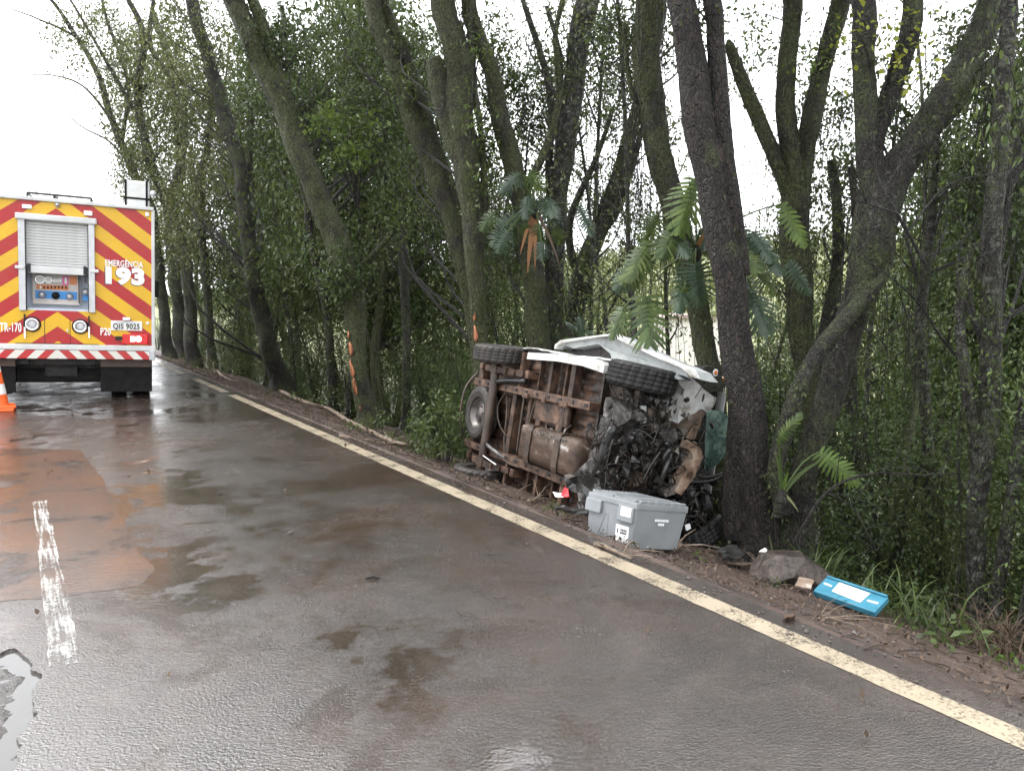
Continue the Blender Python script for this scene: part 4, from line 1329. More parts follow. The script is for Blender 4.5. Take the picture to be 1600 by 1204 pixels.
# tail lamp cluster
tl = TB_('tail_lamp', 'lens_red', [zr(590, 776, 716, 828, -.035, .07)], ch=0.018)
x, z = zt(668, 800)
MB().lathe([(0, -.012), (.03, -.008), (.042, 0), (.042, .02)], (x, -.072, z), (0, 1, 0), 20).build('lit_bulb', 'lit_lamp', tl, True)
TB_('reverse_lens', 'lens_clear', [zr(628, 786, 652, 816, -.072, .01)], tl)
TB_('lamp_bracket', 'seam_black', [zr(556, 788, 590, 806, -.03, .05)], tl)
x, z = zt(712, 725)
MB().lathe([(0, -.02), (.02, -.015), (.028, 0)], (x, 0, z), (0, 1, 0), 12).build('reflector', 'lens_clear', truck, True)
# bumper and what hangs below it
z1 = zt(280, 845)[1]; z2 = zt(280, 884)[1]
TB_('bumper_rail', 'truck_white', [((0, -.06, z_bot + .0), (2 * HW + .06, .17, .075))], ch=0.01)
bz = (z1 + z2) / 2 - .015
bp = MB().box((0, 0, 0), (2 * HW - .06, .10, .125), None, 0.008).build('striped_bumper', 'bumper_stripes', truck)
bp.location = (0, -.09, z_bot - .105)
for sg in (-1, 1):
    TB_('bumper_end', 'aluminium', [((sg * (HW - .015), -.06, z_bot - .10), (.08, .20, .15))], ch=0.01)
    TB_('mudguard_board', 'board_brown', [((sg * (HW - .36), .10, z_bot - .235), (.70, .03, .12))])
    TB_('mud_flap', 'black_rubber', [((sg * (HW - .36), .12, .29), (.70, .018, .38))], ch=0.006)
    for dx in (0.16, 0.48):
        o = MB().lathe([(.28, -.12), (.44, -.13), (.48, -.10), (.49, -.03), (.49, .03), (.48, .10), (.44, .13), (.28, .12)], (sg * (HW - dx), .75, .49), (1, 0, 0), 28).build('wheel', 'black_rubber', truck, True)
        MB().lathe([(0, 0), (.12, -.03), (.28, -.08), (.29, .08), (.12, .04), (0, .04)], (sg * (HW - dx), .75, .49), (1, 0, 0), 20).build('rim', 'aluminium', o, True)
    o = MB().lathe([(.28, -.13), (.44, -.14), (.49, -.08), (.49, .08), (.44, .14), (.28, .13)], (sg * (HW - .2), 5.3, .49), (1, 0, 0), 28).build('wheel', 'black_rubber', truck, True)
TB_('chassis', 'chassis_black', [((.42, 3.2, .62), (.09, 6.2, .22)), ((-.42, 3.2, .62), (.09, 6.2, .22)), ((0, .25, .60), (1.1, .10, .20)), ((0, .75, .49), (1.9, .16, .16)), ((0, .75, .50), (.42, .42, .40)), ((0, 2.6, .52), (1.9, 2.6, .30)), ((-.2, .12, .66), (1.3, .14, .16))])
MB().tube([Vector((.7, .2, .58)), Vector((.5, .6, .5)), Vector((.45, 2, .45))], .05, 8).build('exhaust_pipe', 'chassis_black', truck, True)
# cab
TB_('underbody_light_block', 'chassis_black', [((0, 3.0, .44), (2.4, 3.3, .64))], ch=0.03)  # added full-width box, shuts off the bright sky reflection under the truck
TB_('front_axle_light_block', 'chassis_black', [((0, 5.3, .42), (1.9, .5, .44)), ((0, 6.6, .42), (2.3, .2, .60))], ch=0.03)  # axle and bumper boxes, made low and bulky to block light underneath
TB_('cab', 'truck_red', [((0, 6.05, 1.55), (2.3, 1.7, 1.75))], ch=0.12)
TB_('cab_window', 'seam_black', [((0, 6.05, 2.0), (2.32, 1.0, .55)), ((0, 6.45, 2.0), (2.0, .93, .6))], ch=0.02)
for sg in (-1, 1):
    TB_('wing_mirror', 'seam_black', [((sg * 1.42, 6.55, 1.75), (.18, .10, .40))], ch=0.03)
# roof rack and strapped white drum
rk = MB()
for yy in (1.0, 1.7):
    rk.tube([Vector((-.45, yy, zt_top + .20)), Vector((.40, yy, zt_top + .20))], .018, 6)
for xx in (-.45, -.1, .40):
    rk.tube([Vector((xx, 1.0, zt_top)), Vector((xx, 1.0, zt_top + .20)), Vector((xx, 1.7, zt_top + .20)), Vector((xx, 1.7, zt_top))], .016, 6)
rk.build('roof_rack', 'chassis_black', truck)
x0_, _ = zt(600, 140, .4); x1_, _ = zt(745, 140, .4)
zz1 = zt(670, 40, .4)[1]
bx_ = TB_('equipment_box', 'truck_white', [(((x0_ + x1_) / 2 - .03, .62, (zt_top + zz1) / 2 + .02), (x1_ - x0_ - .06, .5, zz1 - zt_top - .03))], ch=0.05)
TB_('strap', 'black_rubber', [(((x0_ + x1_) / 2 - .03, .62, zt_top + .19), (x1_ - x0_ - .04, .515, .03)), (((x0_ + x1_) / 2 + .10, .62, (zt_top + zz1) / 2 + .02), (.03, .515, zz1 - zt_top - .02)), (((x0_ + x1_) / 2 - .19, .62, (zt_top + zz1) / 2 + .02), (.03, .515, zz1 - zt_top - .02))], bx_)
MB().lathe([(0, -.03), (.04, -.03), (.05, -.01), (.04, .04)], (x1_ - .02, .33, (zt_top + zz1) / 2 + .05), (0, 1, 0), 16).build('work_lamp', 'aluminium', truck, True)

# ---- traffic cone at the left border
simple('cone_orange', (0.80, 0.13, 0.025), 5, (0.35, 0.55))
cp = gp(-4, 641)
cone = thing('traffic_cone', 'orange and white traffic cone on the road beside the fire truck', 'traffic cone', cp)
MB().box((0, 0, .02), (.40, .40, .04), Matrix.Rotation(.5, 3, 'Z'), .012).box((0.01, 0, .055), (.39, .39, .03), Matrix.Rotation(.62, 3, 'Z'), .01).build('base', 'cone_orange', cone)
MB().lathe([(.150, .07), (.135, .09), (.118, .22)], n=24).lathe([(.098, .36), (.075, .52)], n=24).lathe([(.055, .66), (.03, .75), (.0, .755)], n=24).build('cone_body', 'cone_orange', cone, True)
MB().lathe([(.1185, .22), (.0985, .36)], n=24).lathe([(.0755, .52), (.0555, .66)], n=24).build('reflective_band', 'text_white', cone, True)

# ================================================================ OVERTURNED VAN
simple('mud_brown', [(0.32, (0.009, 0.006, 0.004)), (0.46, (0.036, 0.020, 0.013)), (0.58, (0.082, 0.045, 0.027)), (0.72, (0.15, 0.093, 0.064))], 8, (0.4, 0.75), bmp=(26, 0.6, 0.012))
simple('mud_light', [(0.34, (0.014, 0.008, 0.006)), (0.48, (0.060, 0.032, 0.020)), (0.60, (0.12, 0.066, 0.041)), (0.74, (0.22, 0.145, 0.105))], 10, (0.4, 0.75), bmp=(26, 0.6, 0.012))
simple('mud_dark', [(0.3, (0.020, 0.014, 0.010)), (0.7, (0.085, 0.055, 0.038))], 8, (0.3, 0.6), bmp=(30, 0.5, 0.01))
simple('tank_metal', [(0.30, (0.018, 0.012, 0.009)), (0.50, (0.055, 0.034, 0.023)), (0.62, (0.10, 0.070, 0.053)), (0.70, (0.36, 0.33, 0.31))], 6, (0.45, 0.65), stretch=(0.7, 1, 1.4), bmp=(20, 0.4, 0.012), spec=0.3)
simple('van_white', [(0.30, (0.16, 0.13, 0.10)), (0.44, (0.42, 0.41, 0.39)), (0.62, (0.58, 0.59, 0.58))], 6, (0.2, 0.4))
simple('van_grey', [(0.3, (0.16, 0.17, 0.17)), (0.7, (0.33, 0.35, 0.34))], 4, (0.3, 0.5))
simple('scuffed_metal', [(0.34, (0.008, 0.007, 0.007)), (0.50, (0.038, 0.034, 0.032)), (0.66, (0.15, 0.14, 0.135))], 9, (0.25, 0.5), 0.4, bmp=(18, 0.5, 0.015))
simple('engine_dark', [(0.3, (0.008, 0.007, 0.006)), (0.6, (0.035, 0.028, 0.023)), (0.8, (0.11, 0.095, 0.085))], 14, (0.15, 0.45), 0.2, bmp=(30, 0.5, 0.01))
simple('black_plastic', [(0.3, (0.006, 0.006, 0.006)), (0.7, (0.022, 0.021, 0.020))], 7, (0.18, 0.4))
simple('cast_alloy', [(0.34, (0.03, 0.024, 0.02)), (0.66, (0.22, 0.195, 0.17))], 12, (0.3, 0.5), 0.5, bmp=(25, 0.4, 0.01))
simple('fan_brown', [(0.3, (0.03, 0.02, 0.015)), (0.7, (0.12, 0.085, 0.062))], 12, (0.35, 0.6))
simple('primer_tan', [(0.34, (0.045, 0.026, 0.017)), (0.48, (0.20, 0.135, 0.095)), (0.68, (0.42, 0.35, 0.28))], 7, (0.3, 0.55))
simple('steel_rim', [(0.3, (0.035, 0.030, 0.027)), (0.7, (0.17, 0.155, 0.145))], 7, (0.3, 0.5), 0.5)
simple('tyre', [(0.3, (0.006, 0.006, 0.006)), (0.7, (0.022, 0.021, 0.020))], 18, (0.4, 0.65), bmp=(50, 0.3, 0.004), spec=0.25)
simple('tyre_muddy', [(0.3, (0.010, 0.009, 0.008)), (0.7, (0.050, 0.042, 0.037))], 10, (0.5, 0.75), bmp=(50, 0.3, 0.004))
simple('amber', (0.75, 0.22, 0.03), 5, (0.2, 0.3))
m, nt, bs = new_mat('crazed_glass')
v = obj_vec(nt)
vo = nt.nodes.new('ShaderNodeTexVoronoi'); vo.feature = 'DISTANCE_TO_EDGE'; vo.inputs['Scale'].default_value = 55; nt.links.new(v, vo.inputs['Vector'])
cr = maprange(nt, vo.outputs[0], 0.0, 0.05, 0.35, 0.0)
fr_ = maprange(nt, tex_noise(nt, v, 5, 5).outputs[0], 0.40, 0.70)
nt.links.new(mix_n(nt, math_n(nt, 'MAXIMUM', cr, fr_), (0.025, 0.06, 0.05), (0.26, 0.36, 0.32)), bs.inputs['Base Color'])
bs.inputs['Roughness'].default_value = 0.12
nt.links.new(maprange(nt, math_n(nt, 'MAXIMUM', cr, fr_), 0, 1, 0.72, 0.95), bs.inputs['Alpha'])

vf = Vector((0.466, -0.885, 0)).normalized()
vs0 = Vector((-vf.y, vf.x, 0))                      # towards the roof, level
tilt = math.radians(10)
vw = vs0 * math.cos(tilt) - Vector((0, 0, 1)) * math.sin(tilt)
vs = Vector((0, 0, 1)) * math.cos(tilt) + vs0 * math.sin(tilt)
VO = at(772, 648, 7.9)
VMAT = Matrix(((vf.x, vw.x, vs.x, VO.x), (vf.y, vw.y, vs.y, VO.y), (vf.z, vw.z, vs.z, VO.z), (0, 0, 0, 1)))
VINV = VMAT.inverted()
van = thing('overturned_van', 'small white van lying on its side in the ditch with its nose crushed', 'van', mat=VMAT)

def vl(px, py, y):
    """van-local point on the plane at depth y behind the underside"""
    o = VINV @ Vector((0, 0, CAMH)); d = VINV.to_3x3() @ ray(px, py)
    return o + d * ((y - o.y) / d.y)
def vx(px, py, x):
    o = VINV @ Vector((0, 0, CAMH)); d = VINV.to_3x3() @ ray(px, py)
    return o + d * ((x - o.x) / d.x)
def VB(name, mat, boxes, parent=van, ch=0.0):
    mb = MB()
    for b in boxes:
        mb.box(b[0], b[1], b[2] if len(b) > 2 else None, ch)
    return mb.build(name, mat, parent)
def vtube(name, mat, pts, r, parent=van, n=8, step=0.05):
    pts = [tuple(p) for p in pts]
    rr = r if hasattr(r, '__len__') else [r] * len(pts)
    sp = spline([(*p, q) for p, q in zip(pts, rr)], step)
    return MB().tube([Vector(q[:3]) for q in sp], [q[3] for q in sp], n).build(name, mat, parent, True)

# floor pan with pressed ribs running fore and aft
vv, ff = [], []
nx, nz = 60, 130
for i in range(nx + 1):
    x = -0.62 + 2.50 * i / nx
    for j in range(nz + 1):
        z = -0.68 + 1.36 * j / nz
        rib = 0.010 * max(-1, min(1, 3 * math.sin(z * 2 * math.pi / 0.105)))
        flat_ = 1.0 if (int((x + .62) / 0.42) % 2 == 0 or abs(z) < 0.3) else 0.3
        y = 0.16 - rib * flat_ + 0.02 * fbm(x * 3, z * 3, 4.0, 2)
        if x > 1.5: y += (x - 1.5) * 0.5
        vv.append((x, y, z))
ff = [(i * (nz + 1) + j, (i + 1) * (nz + 1) + j, (i + 1) * (nz + 1) + j + 1, i * (nz + 1) + j + 1) for i in range(nx) for j in range(nz)]
link('floor_pan', mesh_np('floor_pan', vv, ff, False), 'mud_brown', van)
# body shell: a rounded section swept along the van and dented
sec = []
for k in range(9):
    a = math.pi / 2 * k / 8
    sec.append((1.32 + 0.2 * math.sin(a), 0.52 + 0.2 * math.cos(a)))
prof = [(0.10, 0.71), (0.5, 0.725), (0.9, 0.725)] + sec + [(1.53, 0.25), (1.54, 0.0), (1.53, -0.25)] + [(y, -z) for y, z in reversed(sec)] + [(0.9, -0.725), (0.5, -0.725), (0.10, -0.71)]
vv, ff = [], []
xs_ = np.linspace(-0.66, 1.75, 40)
for x in xs_:
    for y, z in prof:
        d = 0.035 * fbm(x * 2.2, y * 2.2, z * 2.2, 3)
        squeeze = max(0, x - 0.9) * 0.16
        vv.append((x, y * (1 - squeeze * 0.5) + d, z * (1 - squeeze * 0.22) + d * (1 if z > 0 else -1)))
m_ = len(prof)
ff = [(i * m_ + j, i * m_ + j + 1, (i + 1) * m_ + j + 1, (i + 1) * m_ + j) for i in range(len(xs_) - 1) for j in range(m_ - 1)]
bo = MB().add(vv, ff).build('body_shell', 'van_white', van, True)
bo.modifiers.new('thick', 'SOLIDIFY').thickness = 0.012
VB('rear_door', 'van_white', [((-.655, .82, -.33), (.03, 1.38, .62)), ((-.655, .82, .33), (.03, 1.38, .62))], ch=0.01)
VB('rear_window', 'black_plastic', [((-.675, 1.05, -.33), (.01, .55, .44)), ((-.675, 1.05, .33), (.01, .55, .44))], ch=0.002)
VB('rear_panel', 'mud_dark', [((-.64, .13, 0), (.05, .10, 1.36))], ch=0.01)
VB('rear_bumper', 'black_plastic', [((-.70, .22, 0), (.10, .16, 1.30))], ch=0.03)
VB('bulkhead', 'engine_dark', [((1.62, .80, 0), (.03, 1.3, 1.36))])
# frame rails with punched slots
for z, zs in ((0.30, 1), (-0.38, -1)):
    ra = VB('frame_rail', 'mud_light', [((.55, .055, z), (2.3, .12, .075))], ch=0.008)
    mb = MB()
    for i in range(11):
        mb.box((-.45 + i * .21, -.008, z + .004), (.05 if i % 3 else .025, .006, .025))
    o = mb.build('slots', 'seam_black', ra); o['kind'] = 'stuff'
for x, w, zz, hh, mt in ((-.52, .07, -.04, 1.24, 'mud_brown'), (.30, .075, -.04, .66, 'mud_brown'), (.62, .05, -.04, .66, 'mud_light'), (1.22, .06, -.04, .66, 'mud_brown'), (.34, .05, .50, .36, 'mud_light'), (.34, .05, -.55, .30, 'mud_light'), (.92, .045, .50, .36, 'mud_brown'), (1.30, .07, .50, .36, 'mud_brown'), (.95, .045, -.55, .30, 'mud_brown'), (1.40, .06, -.55, .30, 'mud_light')):
    VB('cross_member', mt, [((x, .085, zz), (w, .09, hh))], ch=0.006)
for x, z in ((.62, .5), (1.1, .5), (.7, -.55), (1.15, -.55), (.12, .05), (.12, -.25)):
    VB('floor_stiffener', 'mud_brown', [((x, .125, z), (.022, .05, .32))])
# gearbox tunnel plate with an opening
VB('tunnel_plate', 'mud_light', [((1.0, .07, .16), (.62, .05, .20)), ((.80, .07, -.02), (.08, .05, .22)), ((1.18, .07, -.02), (.10, .05, .22))], ch=0.02)
VB('inner_ribs', 'mud_brown', [((.98, .11, .05 - .05 * i), (.30, .03, .018)) for i in range(5)])['kind'] = 'stuff'
# rear axle, springs, dampers
vtube('axle', 'mud_dark', [(-.02, -.05, -.60), (0, -.055, -.2), (0, -.055, .2), (-.02, -.05, .60)], .045, n=14)
for z in (.47, -.50):
    mb = MB()
    for k in range(4):
        L = .52 - .1 * k
        pts = [Vector((x, -.01 - .022 * k + .10 * (x / .52) ** 2, z)) for x in np.linspace(-L, L, 9)]
        for a, b in zip(pts[:-1], pts[1:]):
            d = b - a
            R = Matrix.Rotation(math.atan2(d.y, d.x), 3, 'Z')
            mb.box((a + b) / 2, (d.length + .004, .015, .06), R)
    o = mb.build('leaf_spring', 'mud_brown', van); o['kind'] = 'stuff'
    VB('spring_clamp', 'mud_dark', [((0, -.055, z), (.13, .09, .085))], ch=0.01)
    VB('spring_hanger', 'mud_light', [((.53, .07, z), (.07, .13, .08))], ch=0.01)
    VB('spring_hanger', 'mud_light', [((-.50, .07, z), (.06, .12, .07))], ch=0.01)
vtube('damper', 'scuffed_metal', [(.02, -.06, -.30), (.25, -.02, -.36), (.42, .04, -.40)], .024)
vtube('damper', 'black_plastic', [(.02, -.04, .34), (.22, -.01, .38), (.45, .06, .40)], .030)
vtube('damper_rod', 'chrome', [(-.02, -.07, -.42), (.30, -.045, -.47)], .012)

def tyre_obj(name, c, axis, r, w, parent, mat, rimmat, tread=True):
    prof = [(r * .60, -w * .42), (r * .80, -w * .52), (r * .93, -w * .47), (r * .985, -w * .36)]
    for k in range(4):                               # circumferential grooves
        a = -w * .36 + w * .72 * k / 4
        prof += [(r, a + w * .02), (r, a + w * .15), (r * .965, a + w * .155), (r * .965, a + w * .178)]
    prof += [(r * .985, w * .36), (r * .93, w * .47), (r * .80, w * .52), (r * .60, w * .42)]
    T = bpy.data.objects.new(name, None); COL.objects.link(T); T.parent = parent
    T.location = c
    mb = MB()
    n = 72
    q = Vector((0, 0, 1)).rotation_difference(Vector(axis).normalized())
    m = len(prof)
    V_, F_ = [], []
    for i in range(n):
        a = 2 * math.pi * i / n
        for k, (rr, h) in enumerate(prof):
            if tread and 3 <= k <= m - 4 and i % 3 == 0 and rr > r * .95:
                rr *= 0.972
            V_.append(q @ Vector((rr * math.cos(a + h * 0.6), rr * math.sin(a + h * 0.6), h)))
    for i in range(n):
        j = (i + 1) % n
        for k in range(m - 1):
            F_.append((i * m + k, j * m + k, j * m + k + 1, i * m + k + 1))
    MB().add(V_, F_).build('tyre', mat, T, False)
    MB().lathe([(r * .60, -w * .42), (r * .62, -w * .36), (r * .55, -w * .30), (r * .50, -w * .05), (r * .40, .0), (r * .34, -w * .10), (r * .20, -w * .14), (r * .17, -w * .22), (0, -w * .22)], (0, 0, 0), axis, 36).build('rim', rimmat, T, True)
    MB().lathe([(r * .60, w * .42), (r * .62, w * .36), (r * .52, w * .28), (r * .48, w * .02), (0, w * .02)], (0, 0, 0), axis, 36).build('rim', rimmat, T, True)
    mb = MB()
    for k in range(5):
        a = 2 * math.pi * k / 5
        p = q @ Vector((r * .27 * math.cos(a), r * .27 * math.sin(a), -w * .15))
        mb.lathe([(0, -.012), (.010, -.012), (.012, .0)], p, axis, 6)
    o = mb.build('wheel_nuts', 'mud_dark', T); o['kind'] = 'stuff'
    return T
tyre_obj('rear_wheel', (0.0, -.03, .63), (0.02, -0.08, 1), .285, .175, van, 'tyre_muddy', 'steel_rim')
tyre_obj('rear_wheel', (-.06, -.02, -.64), (0.0, 0.05, -1), .285, .165, van, 'tyre_muddy', 'steel_rim')
tyre_obj('spare_wheel', (-.33, .02, -.02), (0, 1, 0), .285, .15, van, 'tyre_muddy', 'steel_rim')
vtube('spare_carrier', 'mud_dark', [(-.62, .04, -.40), (-.60, -.09, -.15), (-.60, -.09, .2), (-.62, .05, .40)], .012)
fw = vx(1003, 590, 2.15)
tyre_obj('front_wheel', (2.15, fw.y, fw.z), (0.05, 0.05, 1), .282, .20, van, 'tyre', 'steel_rim')
fb = vx(1092, 838, 2.12)
tyre_obj('front_wheel', (2.12, fb.y, fb.z), (0.45, 0.5, -0.75), .26, .17, van, 'tyre', 'scuffed_metal')
# fuel tank with straps and scraped edge
o = VB('fuel_tank', 'tank_metal', [((1.22, .02, -.155), (1.02, .20, .35))], ch=0.07)
for p in o.data.polygons: p.use_smooth = True
for x in (.92, 1.42):
    VB('tank_strap', 'mud_dark', [((x, .015, -.155), (.028, .215, .362))], o, ch=0.06)
mb = MB()
for i in range(40):
    x = .82 + random.random() * .8; z = -.02 + random.gauss(0, .03) - .05 * abs(x - 1.25)
    mb.box((x, -.081, z - .02), (random.uniform(.015, .06), .003, random.uniform(.006, .02)), Matrix.Rotation(random.uniform(-.5, .5), 3, 'Y'))
oo = mb.build('scrapes', 'cast_alloy', o); oo['kind'] = 'stuff'
# pipes under the floor
for pts, r in (([(.10, .06, .24), (.2, .04, .0), (.22, .04, -.2), (.30, .03, -.36)], .008), ([(.48, .05, .26), (.52, .03, .0), (.54, .03, -.3)], .010),
               ([(.72, .05, .26), (.70, .03, .1), (.68, .03, -.1)], .009), ([(.14, .05, .3), (.05, .0, .1), (.18, .0, -.1), (.34, .05, -.2)], .006),
               ([(.1, .02, -.36), (.5, .0, -.42), (.9, .01, -.40), (1.5, .02, -.42)], .011), ([(1.0, .03, .06), (1.12, -.02, -.0), (1.3, .0, .02)], .007)):
    vtube('pipe', 'mud_dark', pts, r, n=6)
vtube('control_lever', 'cast_alloy', [(1.42, .03, .10), (1.46, -.05, .06), (1.46, -.06, .02)], .010)
VB('bracket', 'mud_light', [((.62, -.01, .27), (.10, .04, .05)), ((.95, .0, .27), (.06, .03, .06)), ((1.30, -.005, .27), (.12, .03, .05))], ch=0.006)
# white sill along the upper edge
sp_ = [vl(832, 556, .05), vl(880, 560, .05), (vl(920, 566, .05)), vl(952, 578, .05)]
mb = MB()
for k, (a, b) in enumerate(zip(sp_[:-1], sp_[1:])):
    vs_ = []
    for q in (a, b):
        for dy, dz in ((-.06, -.035), (-.055, .03), (.10, .045), (.10, -.02)):
            vs_.append((q.x, q.y + dy, q.z + dz * (1 + .25 * noise.noise((q.x * 6, dz * 20, 0)))))
    mb.add(vs_, [(0, 4, 5, 1), (1, 5, 6, 2), (2, 6, 7, 3), (3, 7, 4, 0), (0, 1, 2, 3), (4, 7, 6, 5)])
mb.build('sill', 'van_white', van, fix=True)

def vpoly(name, px, y0_, y1_, mat, parent=van, crump=0.0, plane=None, back=None):
    """outline given as seen from the road; prism in depth (plane y) or backwards (plane x)"""
    mb = MB()
    if plane is None:
        P = [vl(a, b, y0_) for a, b in px]
        mb.prism([(p.x, p.z) for p in P], y0_, y1_, 1)
    else:
        P = [vx(a, b, plane) for a, b in px]
        mb.prism([(p.y, p.z) for p in P], plane, back, 0)
    o = mb.build(name, mat, parent, fix=True)
    if crump:
        bm = bmesh.new(); bm.from_mesh(o.data)
        bmesh.ops.triangulate(bm, faces=bm.faces)
        for _ in range(3):
            bmesh.ops.subdivide_edges(bm, edges=[e for e in bm.edges if e.calc_length() > 0.07], cuts=1, use_grid_fill=True)
        for v in bm.verts:
            c = v.co
            n = noise.noise_vector(c * 7.0) + 0.5 * noise.noise_vector(c * 17.0)
            v.co = c + n * crump
        bmesh.ops.triangulate(bm, faces=bm.faces)
        bm.to_mesh(o.data); bm.free()
    return o
# buckled door lifted above the sill, with a black block for the shade inside the cab
dr = vpoly('door', [(868, 543), (870, 536), (879, 532), (915, 527), (955, 522), (962, 526), (988, 540), (1030, 560), (1068, 575), (1078, 590), (1050, 582), (1000, 562), (956, 549), (945, 541), (932, 537), (896, 544), (882, 540), (876, 545)], .30, .58, 'van_grey', crump=0.008)
vpoly('door_skin', [(866, 545), (867, 538), (876, 531), (915, 526), (956, 520.5), (964, 524), (990, 537), (1032, 557), (1070, 573), (1079, 589), (1074, 583), (1064, 574), (1030, 560.5), (988, 541), (960, 527), (954, 524), (915, 529), (878, 535), (871, 540)], .26, .36, 'van_white', dr)
vpoly('cab_shade_block', [(888, 548), (932, 538), (948, 542), (956, 556), (952, 572), (900, 566)], .42, .80, 'black_plastic')
vpoly('inner_panel', [(934, 536), (956, 547), (1000, 560), (1046, 578), (1060, 592), (1000, 580), (958, 570), (953, 552)], .25, .40, 'van_grey', crump=0.008)
# crumpled front wing
vpoly('front_wing', [(1046, 578), (1060, 584), (1078, 590), (1100, 606), (1121, 622), (1116, 634), (1105, 645), (1098, 640), (1084, 648), (1072, 653), (1062, 664), (1060, 650), (1066, 630), (1068, 606)], 0, 0, 'van_white', crump=0.016, plane=2.18, back=1.75)
_w = van.children[-1]
_z0 = min(v.co.z for v in _w.data.vertices)
for v in _w.data.vertices: v.co.x -= max(0, v.co.z - _z0 - .12) * 1.1
vpoly('wing_edge', [(1062, 664), (1074, 652), (1097, 640), (1104, 646), (1094, 656), (1078, 666), (1068, 676)], 0, 0, 'fan_brown', crump=0.012, plane=2.2, back=2.0)
vpoly('scuttle', [(1030, 600), (1066, 606), (1064, 640), (1056, 668), (1040, 650)], 0, 0, 'black_plastic', crump=0.02, plane=2.0, back=1.7)
# windscreen, crazed and hanging against the tree
vpoly('windscreen', [(1102, 652), (1112, 640), (1128, 642), (1143, 656), (1142, 680), (1134, 704), (1124, 724), (1104, 738), (1098, 720)], 0, 0, 'crazed_glass', crump=0.012, plane=1.95, back=1.90)
vpoly('windscreen_frame', [(1092, 650), (1104, 645), (1101, 690), (1099, 742), (1088, 744), (1086, 700)], 0, 0, 'black_plastic', crump=0.01, plane=2.0, back=1.8)
vpoly('pillar', [(1094, 646), (1098, 650), (1090, 672), (1086, 686), (1072, 684), (1080, 668)], 0, 0, 'primer_tan', crump=0.01, plane=2.15, back=2.05)
vpoly('inner_sheet', [(1067, 704), (1080, 706), (1078, 722), (1070, 728), (1064, 716)], 0, 0, 'van_white', crump=0.008, plane=2.12, back=2.05)
# bent tan cross beam
bm_px = [(1078, 690), (1086, 690), (1097, 704), (1099, 716), (1093, 730), (1080, 752), (1064, 774), (1055, 768), (1062, 750), (1076, 732), (1084, 718), (1082, 708), (1074, 700)]
vpoly('bent_beam', bm_px, 0, 0, 'primer_tan', crump=0.010, plane=2.32, back=2.22)
vpoly('bent_beam', [(1064, 752), (1072, 744), (1066, 768), (1040, 776), (1036, 770)], 0, 0, 'cast_alloy', crump=0.01, plane=2.3, back=2.22)
# big front cross member torn down towards the road
cm = [(946, 622), (954, 620), (964, 634), (966, 646), (986, 642), (984, 654), (966, 668), (952, 684), (944, 704), (938, 724), (922, 744), (900, 752), (892, 744), (906, 730), (922, 714), (930, 692), (936, 668), (942, 646)]
vpoly('front_cross_member', cm, -.12, .02, 'scuffed_metal', crump=0.014)
vtube('cross_member_tube', 'black_plastic', [vl(960, 664, -.14), vl(948, 690, -.15), vl(942, 716, -.15), vl(930, 740, -.14)], [.03, .045, .045, .03], n=12)
mb = MB()
for a, b in ((950, 634), (954, 646), (956, 656), (914, 736), (904, 740)):
    p = vl(a, b, -.135)
    mb.lathe([(.0, 0), (.016, 0), (.022, .012)], p, (0, 1, 0), 10)
o = mb.build('bolt_holes', 'seam_black', van); o['kind'] = 'stuff'
vpoly('torn_bumper', [(884, 746), (900, 744), (918, 742), (934, 748), (940, 770), (930, 792), (916, 786), (900, 772), (888, 760)], -.16, -.02, 'black_plastic', crump=0.03)
vpoly('torn_bumper', [(902, 770), (922, 790), (928, 806), (916, 800), (904, 784)], -.2, -.15, 'scuffed_metal', crump=0.012)
vpoly('bumper_tag', [(880, 742), (890, 740), (896, 744), (888, 748)], -.2, -.17, 'cast_alloy')
# engine and what hangs from it
def eng(name, px, x, r, mat, sx=1.0, ln=.16, n=18, axis=(1, 0.2, 0.1)):
    p = vx(px[0], px[1], x)
    return MB().lathe([(0, .0), (r * .35, .0), (r * .4, -.015), (r * .9, -.01), (r, .01), (r, ln * .6), (r * .8, ln)], p, tuple(-a for a in axis), n).build(name, mat, van, True)
VB('engine_block', 'engine_dark', [((1.85, .42, -.10), (.34, .52, .50), Matrix.Rotation(.2, 3, 'X')), ((1.95, .30, -.30), (.30, .30, .26), Matrix.Rotation(-.3, 3, 'X'))], ch=0.03)
VB('gearbox', 'cast_alloy', [((1.75, .16, -.18), (.36, .24, .24), Matrix.Rotation(.3, 3, 'Y'))], ch=0.05)
eng('brake_drum', (1036, 626), 2.22, .082, 'black_plastic', ln=.14, axis=(1, -.1, .1))
eng('pulley', (1010, 655), 2.2, .05, 'engine_dark')
eng('alternator', (1022, 700), 2.22, .062, 'engine_dark')
eng('pulley', (958, 742), 2.15, .055, 'cast_alloy')
eng('pump_housing', (1045, 700), 2.25, .05, 'engine_dark', axis=(.8, .5, .3))
